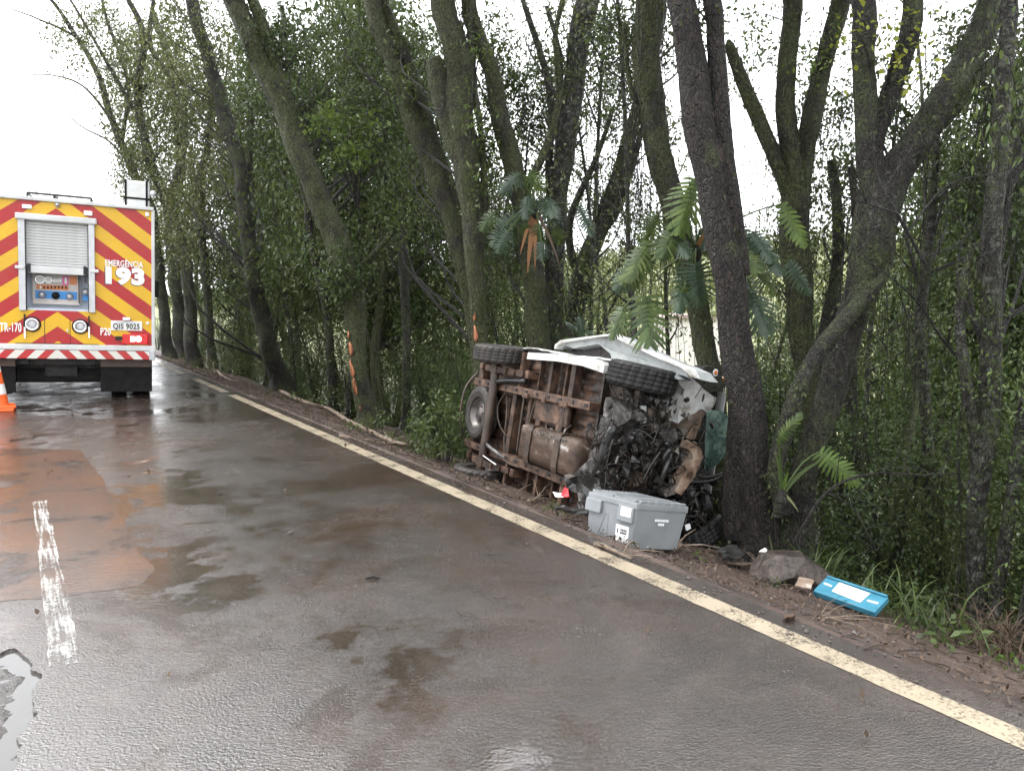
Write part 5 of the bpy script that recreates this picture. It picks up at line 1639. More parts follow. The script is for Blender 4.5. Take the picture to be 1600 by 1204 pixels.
# radiator fan, smashed, with its blades
fp = vx(988, 732, 2.17); FAX = (1, -.75, .55)
fan = MB().lathe([(.155, .0), (.165, -.02), (.172, .02), (.16, .05)], fp, FAX, 30).build('fan_shroud', 'engine_dark', van, True)
q = Vector((0, 0, 1)).rotation_difference(Vector(FAX).normalized())
for k in range(26):
    a = 2 * math.pi * k / 26 + .05 * math.sin(k * 5)
    P = [q @ Vector((rr * math.cos(a + w), rr * math.sin(a + w), h)) + fp for rr, w, h in ((.03, -.08, .0), (.148, -.05 + .03 * math.sin(k * 3), .01), (.15, .10, .03), (.035, .12, .02))]
    P2 = [p + Vector((.004, 0, 0)) for p in P]
    if k in (3, 4, 9, 15, 16, 17, 18, 22): continue
    MB().add(P + P2, [(0, 1, 2, 3), (7, 6, 5, 4), (0, 4, 5, 1), (1, 5, 6, 2), (2, 6, 7, 3), (3, 7, 4, 0)]).build('fan_blade', 'fan_brown', fan)
MB().lathe([(0, .03), (.025, .028), (.03, .0)], fp, FAX, 16).build('fan_hub', 'engine_dark', fan, True)
# foil-like heat shield and broken castings
vpoly('heat_shield', [(976, 672), (992, 660), (1006, 668), (1012, 690), (1000, 704), (980, 702), (972, 688)], 0, 0, 'scuffed_metal', crump=0.03, plane=2.25, back=2.18)
vpoly('broken_casting', [(1022, 655), (1036, 640), (1046, 652), (1052, 672), (1040, 680), (1024, 676)], 0, 0, 'cast_alloy', crump=0.03, plane=2.24, back=2.12)
vpoly('broken_casting', [(1032, 676), (1056, 668), (1062, 690), (1044, 700)], 0, 0, 'scuffed_metal', crump=0.02, plane=2.28, back=2.2)
vpoly('broken_casting', [(952, 706), (966, 696), (972, 712), (962, 728), (950, 722)], 0, 0, 'primer_tan', crump=0.015, plane=2.1, back=2.02)
vpoly('bracket_plate', [(1002, 634), (1010, 634), (1010, 660), (1002, 662)], 0, 0, 'aluminium', plane=2.26, back=2.24)
vpoly('bracket_plate', [(1012, 640), (1026, 636), (1028, 668), (1018, 676)], 0, 0, 'fan_brown', crump=0.01, plane=2.22, back=2.18)
vpoly('steering_arm', [(978, 600), (990, 598), (994, 640), (984, 642)], 0, 0, 'engine_dark', crump=0.01, plane=2.15, back=2.08)
vpoly('steering_arm', [(1002, 602), (1006, 602), (1012, 640), (1006, 642)], 0, 0, 'scuffed_metal', plane=2.16, back=2.12)
# hoses that can be told apart
R2 = random.Random(3)
for pts, x, r in (([(985, 655), (996, 640), (1010, 646), (1020, 660)], 2.28, .012), ([(966, 690), (980, 676), (1000, 672), (1026, 690)], 2.32, .010),
        ([(1040, 690), (1048, 710), (1040, 730), (1030, 760)], 2.33, .022), ([(1048, 700), (1036, 718), (1046, 738)], 2.3, .028),
        ([(1004, 752), (1018, 725), (1032, 705)], 2.36, .009), ([(950, 760), (970, 770), (1000, 765), (1030, 772)], 2.2, .02),
        ([(940, 730), (950, 752), (962, 764)], 2.1, .016), ([(970, 640), (982, 622), (992, 606)], 2.12, .016), ([(1010, 612), (1022, 606), (1040, 612), (1050, 625)], 2.18, .010),
        ([(1066, 700), (1056, 720), (1060, 742)], 2.2, .014), ([(1070, 760), (1080, 790), (1076, 815), (1090, 830)], 2.25, .022), ([(1082, 770), (1090, 795), (1086, 822)], 2.22, .024),
        ([(1062, 780), (1066, 810), (1080, 828)], 2.25, .016), ([(1096, 760), (1100, 790), (1096, 810)], 2.2, .02), ([(1052, 780), (1070, 800), (1074, 806), (1090, 806)], 2.3, .010)):
    vtube('hose', 'black_plastic', [tuple(vx(a, b, x + R2.uniform(-.03, .03))) for a, b in pts], r, n=8, step=0.03)
vtube('wiper_strip', 'black_plastic', [tuple(vx(a, b, 2.25)) for a, b in ((1072, 752), (1098, 753), (1120, 748), (1134, 738))], [.012, .014, .012, .004])
vtube('wiper_strip', 'black_plastic', [tuple(vx(a, b, 2.2)) for a, b in ((1084, 742), (1106, 745), (1130, 738))], .009)
# tangle of wires and slivers nobody could count
mb = MB()
for i in range(300):
    px, py = R2.gauss(1000, 40), R2.gauss(702, 40)
    if R2.random() < .25: px, py = R2.gauss(1080, 10), R2.gauss(790, 28)
    x = R2.uniform(2.05, 2.33)
    a = vx(px, py, x); b = a + Vector((R2.uniform(-.05, .08), R2.gauss(0, .10), R2.gauss(0, .10))); c = b + Vector((R2.uniform(-.05, .05), R2.gauss(0, .08), R2.gauss(0, .08)))
    sp = spline([(*a, 1), (*b, 1), (*c, 1)], .04)
    mb.tube([Vector(q[:3]) for q in sp], R2.uniform(.002, .007), 5)
o = mb.build('wiring', 'engine_dark', van, True); o['kind'] = 'stuff'
mb = MB()
for i in range(90):
    px, py = R2.gauss(1000, 40), R2.gauss(700, 40)
    x = R2.uniform(1.98, 2.28)
    p = vx(px, py, x)
    rot = Matrix.Rotation(R2.uniform(0, 6), 3, 'X') @ Matrix.Rotation(R2.uniform(-1, 1), 3, 'Y')
    mb.box(p, (R2.uniform(.01, .04), R2.uniform(.02, .09), R2.uniform(.015, .06)), rot)
o = mb.build('crushed_fragments', 'scuffed_metal', van); o['kind'] = 'stuff'
mb = MB()
for i in range(60):
    p = vx(R2.gauss(1082, 13), R2.gauss(800, 28), R2.uniform(2.0, 2.2))
    rot = Matrix.Rotation(R2.uniform(0, 6), 3, 'X') @ Matrix.Rotation(R2.uniform(-1, 1), 3, 'Y')
    mb.box(p, (R2.uniform(.02, .08), R2.uniform(.03, .12), R2.uniform(.03, .14)), rot)
o = mb.build('crushed_fragments', 'black_plastic', van); o['kind'] = 'stuff'
mb = MB()
for i in range(26):
    px, py = R2.gauss(1000, 34), R2.gauss(712, 38)
    p = vx(px, py, R2.uniform(2.12, 2.36))
    n_ = R2.choice([3, 4, 5]); a0 = R2.uniform(0, 6)
    L_ = [Vector((R2.uniform(-.03, .03), math.cos(a0 + 6.28 * k / n_) * R2.uniform(.02, .075), math.sin(a0 + 6.28 * k / n_) * R2.uniform(.02, .075))) for k in range(n_)]
    mb.add([p + q for q in L_] + [p + q + Vector((-.012, .004, 0)) for q in L_], [tuple(range(n_)), tuple(range(2 * n_ - 1, n_ - 1, -1))] + [(k, (k + 1) % n_, (k + 1) % n_ + n_, k + n_) for k in range(n_)])
o = mb.build('torn_sheet_splinters', 'black_plastic', van); o['kind'] = 'stuff'
mb = MB()
for i in range(26):
    px, py = R2.gauss(1060, 22), R2.gauss(668, 26)
    p = vx(px, py, R2.uniform(2.18, 2.3))
    a0 = R2.uniform(0, 6)
    L_ = [Vector((R2.uniform(-.02, .02), math.cos(a0 + 2.1 * k) * R2.uniform(.015, .055), math.sin(a0 + 2.1 * k) * R2.uniform(.015, .055))) for k in range(3)]
    mb.add([p + q for q in L_] + [p + q + Vector((-.008, .004, 0)) for q in L_], [(0, 1, 2), (5, 4, 3), (0, 3, 4, 1), (1, 4, 5, 2), (2, 5, 3, 0)])
o = mb.build('torn_sheet_splinters', 'cast_alloy', van); o['kind'] = 'stuff'
vpoly('front_corner_panel', [(1040, 768), (1068, 764), (1100, 772), (1110, 800), (1108, 850), (1096, 860), (1074, 836), (1056, 800)], 0, 0, 'engine_dark', crump=0.03, plane=2.05, back=1.7)
vpoly('reflector_shard', [(1070, 820), (1078, 818), (1080, 825), (1073, 829)], 0, 0, 'lens_clear', plane=2.34, back=2.33)
# door mirror
mr = vpoly('door_mirror', [(1096, 578), (1104, 572), (1118, 573), (1126, 580), (1131, 600), (1130, 612), (1100, 612), (1096, 596)], 0, 0, 'black_plastic', plane=2.06, back=1.92)
p = vx(1118, 582, 2.062)
MB().lathe([(0, .006), (.022, .004), (.032, 0)], p, (1, 0, 0), 18).build('mirror_lens', 'lens_clear', mr, True)
MB().lathe([(0, .012), (.014, .010), (.02, .004)], p, (1, 0, 0), 18).build('indicator', 'amber', mr, True)
vtube('mirror_arm', 'black_plastic', [tuple(vx(a, b, 2.0)) for a, b in ((1066, 575), (1082, 584), (1098, 592))], [.02, .03, .025])
vpoly('side_indicator', [(1130, 590), (1140, 588), (1140, 594), (1131, 595)], 0, 0, 'amber', plane=2.04, back=2.0)
# ================================================================ THINGS ON THE VERGE
simple('crate_grey', [(0.3, (0.155, 0.165, 0.172)), (0.7, (0.215, 0.226, 0.234))], 4, (0.3, 0.5), bmp=(50, 0.12, 0.004))
simple('label_paper', (0.75, 0.75, 0.75), 6, (0.5, 0.7))
simple('crate_blue', [(0.3, (0.022, 0.13, 0.20)), (0.7, (0.05, 0.215, 0.30))], 6, (0.3, 0.5))
simple('cardboard', [(0.3, (0.14, 0.095, 0.065)), (0.55, (0.24, 0.175, 0.13)), (0.72, (0.46, 0.43, 0.39))], 9, (0.6, 0.8))
simple('pale_print', (0.50, 0.55, 0.60), 12, (0.5, 0.6))
simple('paper_white', (0.78, 0.78, 0.76), 9, (0.5, 0.7))
simple('red_plastic', (0.55, 0.03, 0.04), 6, (0.3, 0.5))
simple('house_wall', (0.66, 0.62, 0.60), 2, (0.6, 0.8))
simple('house_roof', (0.26, 0.20, 0.18), 2, (0.6, 0.8))
simple('pebble', [(0.3, (0.020, 0.014, 0.011)), (0.7, (0.075, 0.056, 0.047))], 30, (0.35, 0.6))

# ---- grey lidded crate
C0 = at(984, 859, 4.9); CL = at(919, 839, 5.18); CR = at(1049, 852.5, 5.42)
ex = (CL - C0).normalized(); ey = (CR - C0); ey = (ey - ex * ey.dot(ex)).normalized()
ez = ey.cross(ex).normalized()
if ez.z < 0: ez = -ez
# right-handed frame: x along the long side, y along the handle end
cx_, cy_ = ey, ex
ez = cx_.cross(cy_); 
CM = Matrix(((cx_.x, cy_.x, ez.x, C0.x), (cx_.y, cy_.y, ez.y, C0.y), (cx_.z, cy_.z, ez.z, C0.z), (0, 0, 0, 1)))
crate = thing('storage_crate', 'grey plastic crate with a hinged lid and white labels beside the wreck', 'crate', mat=CM)
CLN, CWD, CHT = 0.52, 0.385, 0.285
CINV = CM.inverted()
def cpt(px, py, axis, val):
    o = CINV @ Vector((0, 0, CAMH)); d = CINV.to_3x3() @ ray(px, py)
    return o + d * ((val - o[axis]) / d[axis])
fl = 0.022                                           # walls lean outwards towards the rim
mb = MB()
b4 = [(0, 0), (CLN, 0), (CLN, CWD), (0, CWD)]
o4 = [(-fl, -fl), (CLN + fl, -fl), (CLN + fl, CWD + fl), (-fl, CWD + fl)]
mb.add([(x, y, 0) for x, y in b4] + [(x, y, CHT) for x, y in o4], [(3, 2, 1, 0), (0, 1, 5, 4), (1, 2, 6, 5), (2, 3, 7, 6), (3, 0, 4, 7), (4, 5, 6, 7)])
cb = mb.build('crate_body', 'crate_grey', crate)
bv = cb.modifiers.new('edge', 'BEVEL'); bv.width = 0.012; bv.segments = 3
ov = 0.026
mb = MB().box((CLN / 2, CWD / 2, CHT + .004), (CLN + 2 * ov, CWD + 2 * ov, .05), None, .012)
mb.build('rim', 'crate_grey', crate)
# two lid halves that mesh in the middle, with the interlocking knuckles of the hinge
for sy in (0, 1):
    y0_, y1_ = (-ov + .03, CWD / 2 - .004) if sy == 0 else (CWD / 2 + .004, CWD + ov - .03)
    MB().box((CLN / 2, (y0_ + y1_) / 2, CHT + .034), (CLN + .03, y1_ - y0_, .016), None, .005).build('lid_half', 'crate_grey', crate)
    MB().box((CLN / 2, (y0_ + y1_) / 2, CHT + .044), (CLN - .10, y1_ - y0_ - .07, .010), None, .004).build('lid_ridge', 'crate_grey', crate)
kn = None
for sy in (0, 1):
    for k in range(6):
        if kn is None:
            kn = MB().box((0, 0, 0), (.070, .026, .022), None, .007).build('hinge_knuckle', 'crate_grey', crate); q_ = kn
        else:
            q_ = kn.copy(); COL.objects.link(q_); q_.parent = crate
        q_.location = (.045 + k * (CLN - .09) / 5, -ov + .014 if sy == 0 else CWD + ov - .014, CHT + .036)
# end face: rim skirts, label holder, wedge moulding
MB().box((-ov - .006, CWD - .045, CHT - .055), (.02, .14, .09), None, .008).build('rim_skirt', 'crate_grey', crate)
MB().box((-ov - .006, .055, CHT - .060), (.02, .13, .105), None, .008).build('label_holder', 'crate_grey', crate)
MB().box((-ov - .018, .045, CHT - .045), (.004, .085, .06)).build('label', 'label_paper', crate)
mk = MB()
for i in range(3): mk.box((-ov - .021, .045 - .022 + .022 * i, CHT - .053), (.002, .014, .016))
o = mk.build('label_print', 'pale_print', crate); o['kind'] = 'stuff'
for a, b in (((.19, .03), (.27, CHT - .10)), ((.27, CHT - .10), (.25, CHT - .10)), ((.175, .03), (.24, CHT - .10))):
    pass
mb = MB()
P = [(.30, .02), (.235, CHT - .085), (.215, CHT - .085), (.205, .02)]
for (y1, z1), (y2, z2) in zip(P[:-1], P[1:]):
    f1, f2 = -fl * z1 / CHT, -fl * z2 / CHT
    mb.tube([Vector((f1 - .001, y1, z1)), Vector((f2 - .001, y2, z2))], .003, 6)
mb.build('wedge_moulding', 'crate_grey', crate)
lb = MB()
z1, z2 = .015, .145
lb.add([(-fl * z / CHT - .003, y, z) for y, z in ((.02, z1), (.13, z1 + .01), (.135, z2), (.025, z2))], [(0, 1, 2, 3)])
lab = lb.build('label', 'label_paper', crate, fix=True)
lab.modifiers.new('t', 'SOLIDIFY').thickness = 0.001
mk = MB()
for i in range(4):
    for j in range(2):
        mk.box((-fl * .11 / CHT - .005, .045 + .014 * i, .115 - .018 * j), (.002, .009, .012))
mk.box((-fl * .11 / CHT - .005, .115, .105), (.002, .008, .03))
for j in range(3): mk.box((-fl * .05 / CHT - .005, .075, .06 - .014 * j), (.002, .07, .003))
o = mk.build('label_print', 'text_dark', crate); o['kind'] = 'stuff'
# faint stencil on the long side: two lines, too worn to read
mk = MB()
for i in range(9): mk.box((.20 + .017 * i, -fl * .20 / CHT - .003, .205), (.012, .002, .016))
for i in range(4): mk.box((.243 + .017 * i, -fl * .18 / CHT - .003, .178), (.013, .002, .017))
o = mk.build('stencil', 'label_paper', crate); o['kind'] = 'stuff'

# ---- blue crate lid lying at the brow
B0 = at(1270, 922, 4.72); B1 = at(1367, 956, 4.42); B2 = at(1283, 897, 4.86)
bx = (B1 - B0); BL = bx.length; bx.normalize()
bz = (B2 - B0); bz = bz - bx * bz.dot(bx); BH = bz.length; bz.normalize(); by = bz.cross(bx)
BM = Matrix(((bx.x, by.x, bz.x, B0.x), (bx.y, by.y, bz.y, B0.y), (bx.z, by.z, bz.z, B0.z), (0, 0, 0, 1)))
lid = thing('crate_lid', 'bright blue plastic crate lid with a white label lying at the bank edge', 'crate lid', mat=BM)
MB().box((BL / 2, .02, BH / 2), (BL, .04, BH), None, .006).build('panel', 'crate_blue', lid)
mb = MB().box((BL / 2, -.006, BH - .008), (BL - .01, .014, .016), None, .003)
mb.build('upper_rim', 'crate_blue', lid)
kn = None
for k in range(11):
    if kn is None:
        kn = MB().box((0, 0, 0), (.024, .05, .012), None, .003).build('rim_tooth', 'crate_blue', lid); q_ = kn
    else:
        q_ = kn.copy(); COL.objects.link(q_); q_.parent = lid
    q_.location = (.03 + k * (BL - .06) / 10, .02, BH + .004)
MB().add([(BL * .25, -.004, BH * .28), (BL * .73, -.004, BH * .20), (BL * .75, -.004, BH * .84), (BL * .24, -.004, BH * .88)], [(0, 1, 2, 3)]).build('label', 'paper_white', lid)
o = MB().box((BL * .12, -.002, BH * .55), (BL * .14, .006, .016), Matrix.Rotation(.1, 3, 'Y')).box((BL * .87, -.002, BH * .45), (BL * .16, .006, .018), Matrix.Rotation(-.1, 3, 'Y')).build('torn_tape', 'pale_print', lid); o['kind'] = 'stuff'

# ---- rock
rc = at(1236, 893, 5.05)
bm = bmesh.new()
bmesh.ops.create_icosphere(bm, subdivisions=4, radius=1.0)
for v in bm.verts:
    c = v.co.copy()
    for nrm, d in ((Vector((.55, -.75, .35)), .72), (Vector((-.3, -.6, .75)), .80), (Vector((.7, .1, .7)), .75), (Vector((-.7, -.2, .55)), .82), (Vector((.25, -.9, -.3)), .62), (Vector((0, 0.2, 1)), .80)):
        nrm = nrm.normalized(); k = c.dot(nrm)
        if k > d: c -= nrm * (k - d)
    c += c.normalized() * (0.05 * fbm(c.x * 2, c.y * 2, c.z * 2 + 3, 3) + .012 * fbm(c.x * 9, c.y * 9, c.z * 9, 2))
    v.co = Vector((c.x * .28, c.y * .25, c.z * .19))
me = bpy.data.meshes.new('boulder'); bm.to_mesh(me); bm.free()
o = link('boulder', me, 'rock'); o.location = rc - Vector((0, 0, .035)); o.rotation_euler = (0, 0, -.15)
tag(o, 'brown mud stained boulder at the foot of the big reddish trunk', 'boulder')

def sheet(name, label, cat, px, Y, mat, lift=0.012, crump=0.01):
    P = []
    for k, (a, b) in enumerate(px):
        q = gp(a, b, -.15) if Y is None else at(a, b, Y[k])
        if Y is None:
            for _ in range(5): q = gp(a, b, gh(q) + .018)
        P.append(q)
    base = sum(P, Vector()) / len(P)
    o = MB().add([p - base for p in P], [tuple(range(len(P)))]).build(name, mat)
    bm = bmesh.new(); bm.from_mesh(o.data)
    bmesh.ops.triangulate(bm, faces=bm.faces)
    bmesh.ops.subdivide_edges(bm, edges=bm.edges, cuts=2, use_grid_fill=True)
    for v in bm.verts: v.co += noise.noise_vector(v.co * 25) * crump
    bm.to_mesh(o.data); bm.free()
    o.location = base
    o.modifiers.new('t', 'SOLIDIFY').thickness = lift
    return tag(o, label, cat)
sheet('cardboard_piece', 'torn scrap of brown cardboard between the boulder and the blue lid', 'cardboard', [(1241, 916), (1249, 902), (1272, 908), (1267, 921)], [4.72, 4.82, 4.80, 4.70], 'cardboard', .012, .008)
sheet('paper_scrap', 'small white paper scrap lying on the boulder', 'paper scrap', [(1186, 862), (1195, 855), (1199, 858), (1196, 862)], [4.86, 4.93, 4.9, 4.85], 'paper_white', .003, .006)
sheet('tail_lamp_shard', 'red and white plastic shard on the verge below the van', 'plastic shard', [(876, 776), (882, 760), (888, 764), (889, 776)], [5.75, 5.8, 5.8, 5.7], 'red_plastic', .006, .01)
sheet('paper_scrap', 'crumpled white scrap beside the red plastic shard', 'paper scrap', [(864, 768), (877, 770), (880, 777), (868, 776)], [5.85, 5.85, 5.72, 5.75], 'paper_white', .003, .008)
sheet('bumper_shard', 'black plastic bumper splinter on the mud left of the grey crate', 'plastic shard', [(866, 790), (890, 793), (920, 800), (918, 806), (888, 800), (868, 796)], [5.55, 5.5, 5.38, 5.3, 5.38, 5.48], 'black_plastic', .02, .02)
sheet('bumper_shard', 'grey broken trim piece on the mud against the grey crate', 'plastic shard', [(902, 786), (910, 781), (914, 792), (906, 796)], [5.5, 5.55, 5.5, 5.45], 'scuffed_metal', .012, .012)
sheet('bumper_shard', 'flat black splinter on the mud under the big reddish trunk', 'plastic shard', [(1120, 862), (1150, 856), (1164, 868), (1150, 878), (1128, 872)], [5.3, 5.4, 5.25, 5.1, 5.15], 'black_plastic', .02, .03)
sheet('bark_chip', 'dark bark strip lying on the wet verge below the blue lid', 'bark chip', [(1222, 964), (1240, 959), (1241, 963), (1226, 970)], None, 'leaf_dead', .008, .006)
p = gp(583, 903, 0.01)
o = MB().tube([p + Vector((-.04, 0, 0)), p + Vector((0, .004, .006)), p + Vector((.04, -.002, 0))], [.006, .010, .005], 7).build('wood_chip', 'bark_dark', None, True)
tag(o, 'lone pale wood chip lying in the middle of the wet lane', 'wood chip')

# ---- fallen branches along the verge
def branch(label, px, r, forks=(), tip=None):
    T = None
    W = []
    for i, q in enumerate(px):
        a, b = q[:2]
        p = gp(a, b, -0.12)
        for _ in range(4):
            p = gp(a, b, gh(p) + (q[2] if len(q) > 2 else 0.02))
        W.append(p)
    T = thing('fallen_branch', label, 'branch', W[0])
    rr = [r * (1 - .6 * i / (len(W) - 1)) for i in range(len(W))]
    sp = spline([(*p, q) for p, q in zip(W, rr)], .08)
    pts = [Vector(q[:3]) + Vector((0, 0, .02 * noise.noise((k * .4, r * 90, 0)))) for k, q in enumerate(sp)]
    o = MB().tube(pts, [q[3] for q in sp], 9, True, .2).build('stem', 'dead_branch', T, True); shift(o, W[0])
    R3 = random.Random(int(px[0][0]))
    mb = MB()
    for _ in range(6):
        k = R3.randint(len(pts) // 4, len(pts) - 2)
        d = (pts[k + 1] - pts[k]).normalized()
        e = pts[k] + (d + Vector((R3.uniform(-1, 1), R3.uniform(-1, 1), R3.uniform(.0, .5)))) * R3.uniform(.12, .35)
        mb.tube([pts[k], (pts[k] + e) / 2 + Vector((0, 0, .02)), e], [r * .3, r * .2, r * .08], 5, False)
    o = mb.build('side_twigs', 'dead_branch', T); shift(o, W[0]); o['kind'] = 'stuff'
    if tip:
        a = W[0]; d = (W[1] - W[0]).normalized()
        mb = MB()
        for k in range(7):
            v = Vector((R3.uniform(-1, 1), R3.uniform(-1, 1), R3.uniform(-.3, 1))) * r * .8
            mb.tube([a + v * .6 + d * .05, a + v - d * R3.uniform(.05, tip)], [r * .45, r * .08], 5)
        o = mb.build('broken_end', 'raw_wood', T); shift(o, W[0])
branch('long pale fallen branch with an orange broken end along the verge', [(441, 612, .05), (480, 630), (512, 638), (540, 655), (575, 672), (620, 692), (655, 698), (690, 700)], .045, tip=.18)
branch('thin pale fallen stick in front of the long fallen branch', [(530, 680), (580, 690), (640, 696), (668, 700)], .022)
branch('short dark fallen stick near the far end of the verge', [(340, 580, .04), (352, 590, .02), (372, 596)], .03)
branch('thin fallen stick on the mud below the spare wheel', [(760, 765), (800, 775), (838, 780)], .014)
branch('crooked twig on the mud in front of the fuel tank', [(826, 785), (846, 775), (866, 771)], .016)
branch('broken pale stick under the near corner of the grey crate', [(930, 852), (956, 858), (986, 870)], .016)
branch('pale root stub showing behind the grey crate', [(1048, 858), (1062, 852, .03), (1076, 856)], .025)
branch('thin dark stick on the verge in front of the boulder', [(1136, 878), (1162, 884), (1190, 876, .05)], .012)
branch('small dark stick lying on the right end of the verge', [(1278, 965), (1295, 967), (1312, 972)], .010)

# ---- litter on the verge, uncountable
def verge_pt(R):
    u = 0.22 + (abs(R.gauss(0, .55)) if R.random() < .4 else max(0, R.gauss(1.15, .35))); s = R.uniform(0.8, 24) ** 1.0
    t = LINE_T + u
    return rp(t, s, ground_h(t, s)), u
R4 = random.Random(8)
C = []
for _ in range(9500):
    p, u = verge_pt(R4); C.append((p.x, p.y, p.z + .012))
o = leaf_obj('leaf_litter', C, 1, 0.005, 0.036, 0.018, 'leaf_dead', None, 0.0, 2.5)
tag(o, 'brown leaf litter scattered over the muddy verge', 'leaf litter', kind='stuff')
mb = MB()
for _ in range(1300):
    p, u = verge_pt(R4); a = R4.uniform(0, 6.28); l = R4.uniform(.04, .22)
    d = Vector((math.cos(a), math.sin(a), 0)) * l
    p.z += .008
    mb.tube([p - d / 2, p + Vector((0, 0, .012)), p + d / 2], [.004, .005, .002], 4, False)
simple('litter_twig', [(0.3, (0.022, 0.015, 0.011)), (0.7, (0.10, 0.072, 0.054))], 3, (0.5, 0.8))
tag(mb.build('twig_litter', 'litter_twig'), 'small broken twigs scattered over the muddy verge', 'twigs', kind='stuff')
mb = MB()
for i in range(4200):
    p, u = verge_pt(R4); r = R4.uniform(.003, .010) * (1.9 if R4.random() < .05 else 1)
    if R4.random() < .3:
        u = R4.uniform(.05, .35); s = R4.uniform(1, 16); p = rp(LINE_T + u, s, max(0.004, ground_h(LINE_T + u, s)))
    vs_ = [p + Vector((R4.uniform(.6, 1.2) * r * a, R4.uniform(.6, 1.2) * r * b, R4.uniform(.5, .9) * r * c)) for a, b, c in ((1, 0, 0), (-1, 0, 0), (0, 1, 0), (0, -1, 0), (0, 0, 1.2), (0, 0, -1))]
    mb.add(vs_, [(0, 2, 4), (2, 1, 4), (1, 3, 4), (3, 0, 4), (2, 0, 5), (1, 2, 5), (3, 1, 5), (0, 3, 5)])
tag(mb.build('gravel', 'pebble'), 'loose gravel scattered along the muddy verge', 'gravel', kind='stuff')
# few fallen leaves on the asphalt
C = []
for _ in range(90):
    s = R4.uniform(1, 14); t = R4.uniform(-1, 2.9); p = rp(t, s, .006); C.append(tuple(p))
tag(leaf_obj('road_leaves', C, 1, .0, .045, .022, 'leaf_dead', None, 0.0, 6), 'single brown leaves lying on the wet asphalt', 'leaf litter', kind='stuff')

# ---- weeds and saplings at the brow
def weed(name, label, px, py, Y, n, r, h, leaf, size, nl=14, cat='weed'):
    c = at(px, py, Y); c.z = gh(c)
    T = thing(name, label, cat, c)
    C = []
    st = MB()
    for i in range(n):
        a = R4.uniform(0, 6.28); rr = r * math.sqrt(R4.random()); z = R4.uniform(.15, 1) * h * (1 - .5 * rr / r)
        e = Vector((math.cos(a) * rr, math.sin(a) * rr, z)); C.append(tuple(e))
        if i % 3 == 0: st.tube([Vector((e.x * .3, e.y * .3, -.05)), e * .6 + Vector((0, 0, .05 * h)), e], [.006, .004, .002], 4, False)
    leaf_obj('foliage', C, nl, size[0] * .8, size[0], size[1], leaf, T, .25)
    o = st.build('stems', 'twig_bark', T); o['kind'] = 'stuff'
    return T
weed('leafy_shrub', 'bright green leafy shrub at the bank left of the van', 692, 690, 8.5, 46, .34, 1.0, 'leaf_mid', (.08, .026), 16, 'shrub')
weed('weed_clump', 'low green weeds at the bank below the leafy shrub', 655, 700, 9.0, 24, .4, .25, 'leaf_mid', (.06, .03))
weed('weed_clump', 'low green weeds at the foot of the ivy covered trunk', 600, 680, 10.6, 30, .6, .35, 'leaf_mid', (.06, .03))
weed('weed_clump', 'sparse weeds at the foot of the slim leaning trunk', 480, 620, 14.5, 30, .8, .35, 'leaf_mid', (.07, .03))
weed('weed_clump', 'straw coloured weeds along the verge right of the truck', 330, 575, 20, 34, 1.5, .4, 'leaf_olive', (.10, .03))
weed('weed_clump', 'small pale green weed on the mud below the fuel tank', 866, 778, 5.85, 7, .08, .10, 'leaf_bright', (.035, .02), 8)
weed('weed_clump', 'tiny green sprout beside the crushed lower wheel', 1090, 860, 5.2, 3, .03, .06, 'leaf_bright', (.035, .02), 6)
weed('weed_clump', 'tiny green sprout on the mud before the boulder', 1206, 902, 4.75, 4, .04, .06, 'leaf_mid', (.03, .016), 6)
weed('weed_clump', 'broad leaved green weed at the brow near the right border', 1490, 1000, 4.05, 12, .20, .10, 'leaf_mid', (.07, .035), 6)
weed('weed_clump', 'low green weed at the bank edge in the right corner', 1580, 1045, 3.85, 6, .10, .07, 'leaf_bright', (.05, .03), 6)
weed('weed_clump', 'small bright weeds behind the blue lid', 1400, 935, 4.9, 12, .3, .3, 'leaf_mid', (.05, .025), 10)
weed('sapling', 'light green young plant lit among the bushes behind the boulder', 1275, 800, 7.0, 26, .45, 1.0, 'leaf_bright', (.06, .028), 12, 'sapling')
weed('sapling', 'yellow green young plant seen past the crushed wheel', 1110, 800, 7.2, 22, .4, .9, 'leaf_bright', (.06, .026), 12, 'sapling')
# dry drooping grass in the lower right corner
def grass(name, label, px, py, Y, n, l, leaf, spread, up=1.0):
    c = at(px, py, Y); c.z = gh(c)
    T = thing(name, label, 'grass', c)
    vs_, fs_ = [], []
    for i in range(n):
        a = R4.uniform(0, 6.28); b = Vector((R4.gauss(0, spread), R4.gauss(0, spread), 0)); w = R4.uniform(.004, .008); L = l * R4.uniform(.5, 1.2)
        d = Vector((math.cos(a), math.sin(a), 0)); sd = Vector((-d.y, d.x, 0)) * w
        k0 = len(vs_)
        for k in range(5):
            f = k / 4
            p = b + d * L * (f ** 1.4) * .7 + Vector((0, 0, L * up * (f - .62 * f * f) * 1.1))
            ww = sd * (1 - f * .9)
            vs_ += [p - ww, p + ww]
        fs_ += [(k0 + 2 * k, k0 + 2 * k + 1, k0 + 2 * k + 3, k0 + 2 * k + 2) for k in range(4)]
    o = MB().add(vs_, fs_).build('blades', leaf, T); o['kind'] = 'stuff'
grass('dry_grass', 'dry brown grass hanging over the bank in the lower right corner', 1570, 1010, 4.25, 170, .42, 'leaf_dead', .16)
grass('grass_tuft', 'dark green grass tuft behind the blue lid', 1385, 945, 4.75, 80, .45, 'leaf_mid', .14)
grass('grass_tuft', 'narrow leaved tuft just behind the boulder', 1278, 880, 5.6, 80, .5, 'leaf_mid', .1)
grass('dry_grass', 'dry grass at the verge edge right of the fire truck', 300, 560, 22, 160, .6, 'leaf_dead', .9)
grass('grass_tuft', 'dark grass tuft at the brow right of the blue lid', 1450, 985, 4.5, 70, .4, 'leaf_dark', .14)

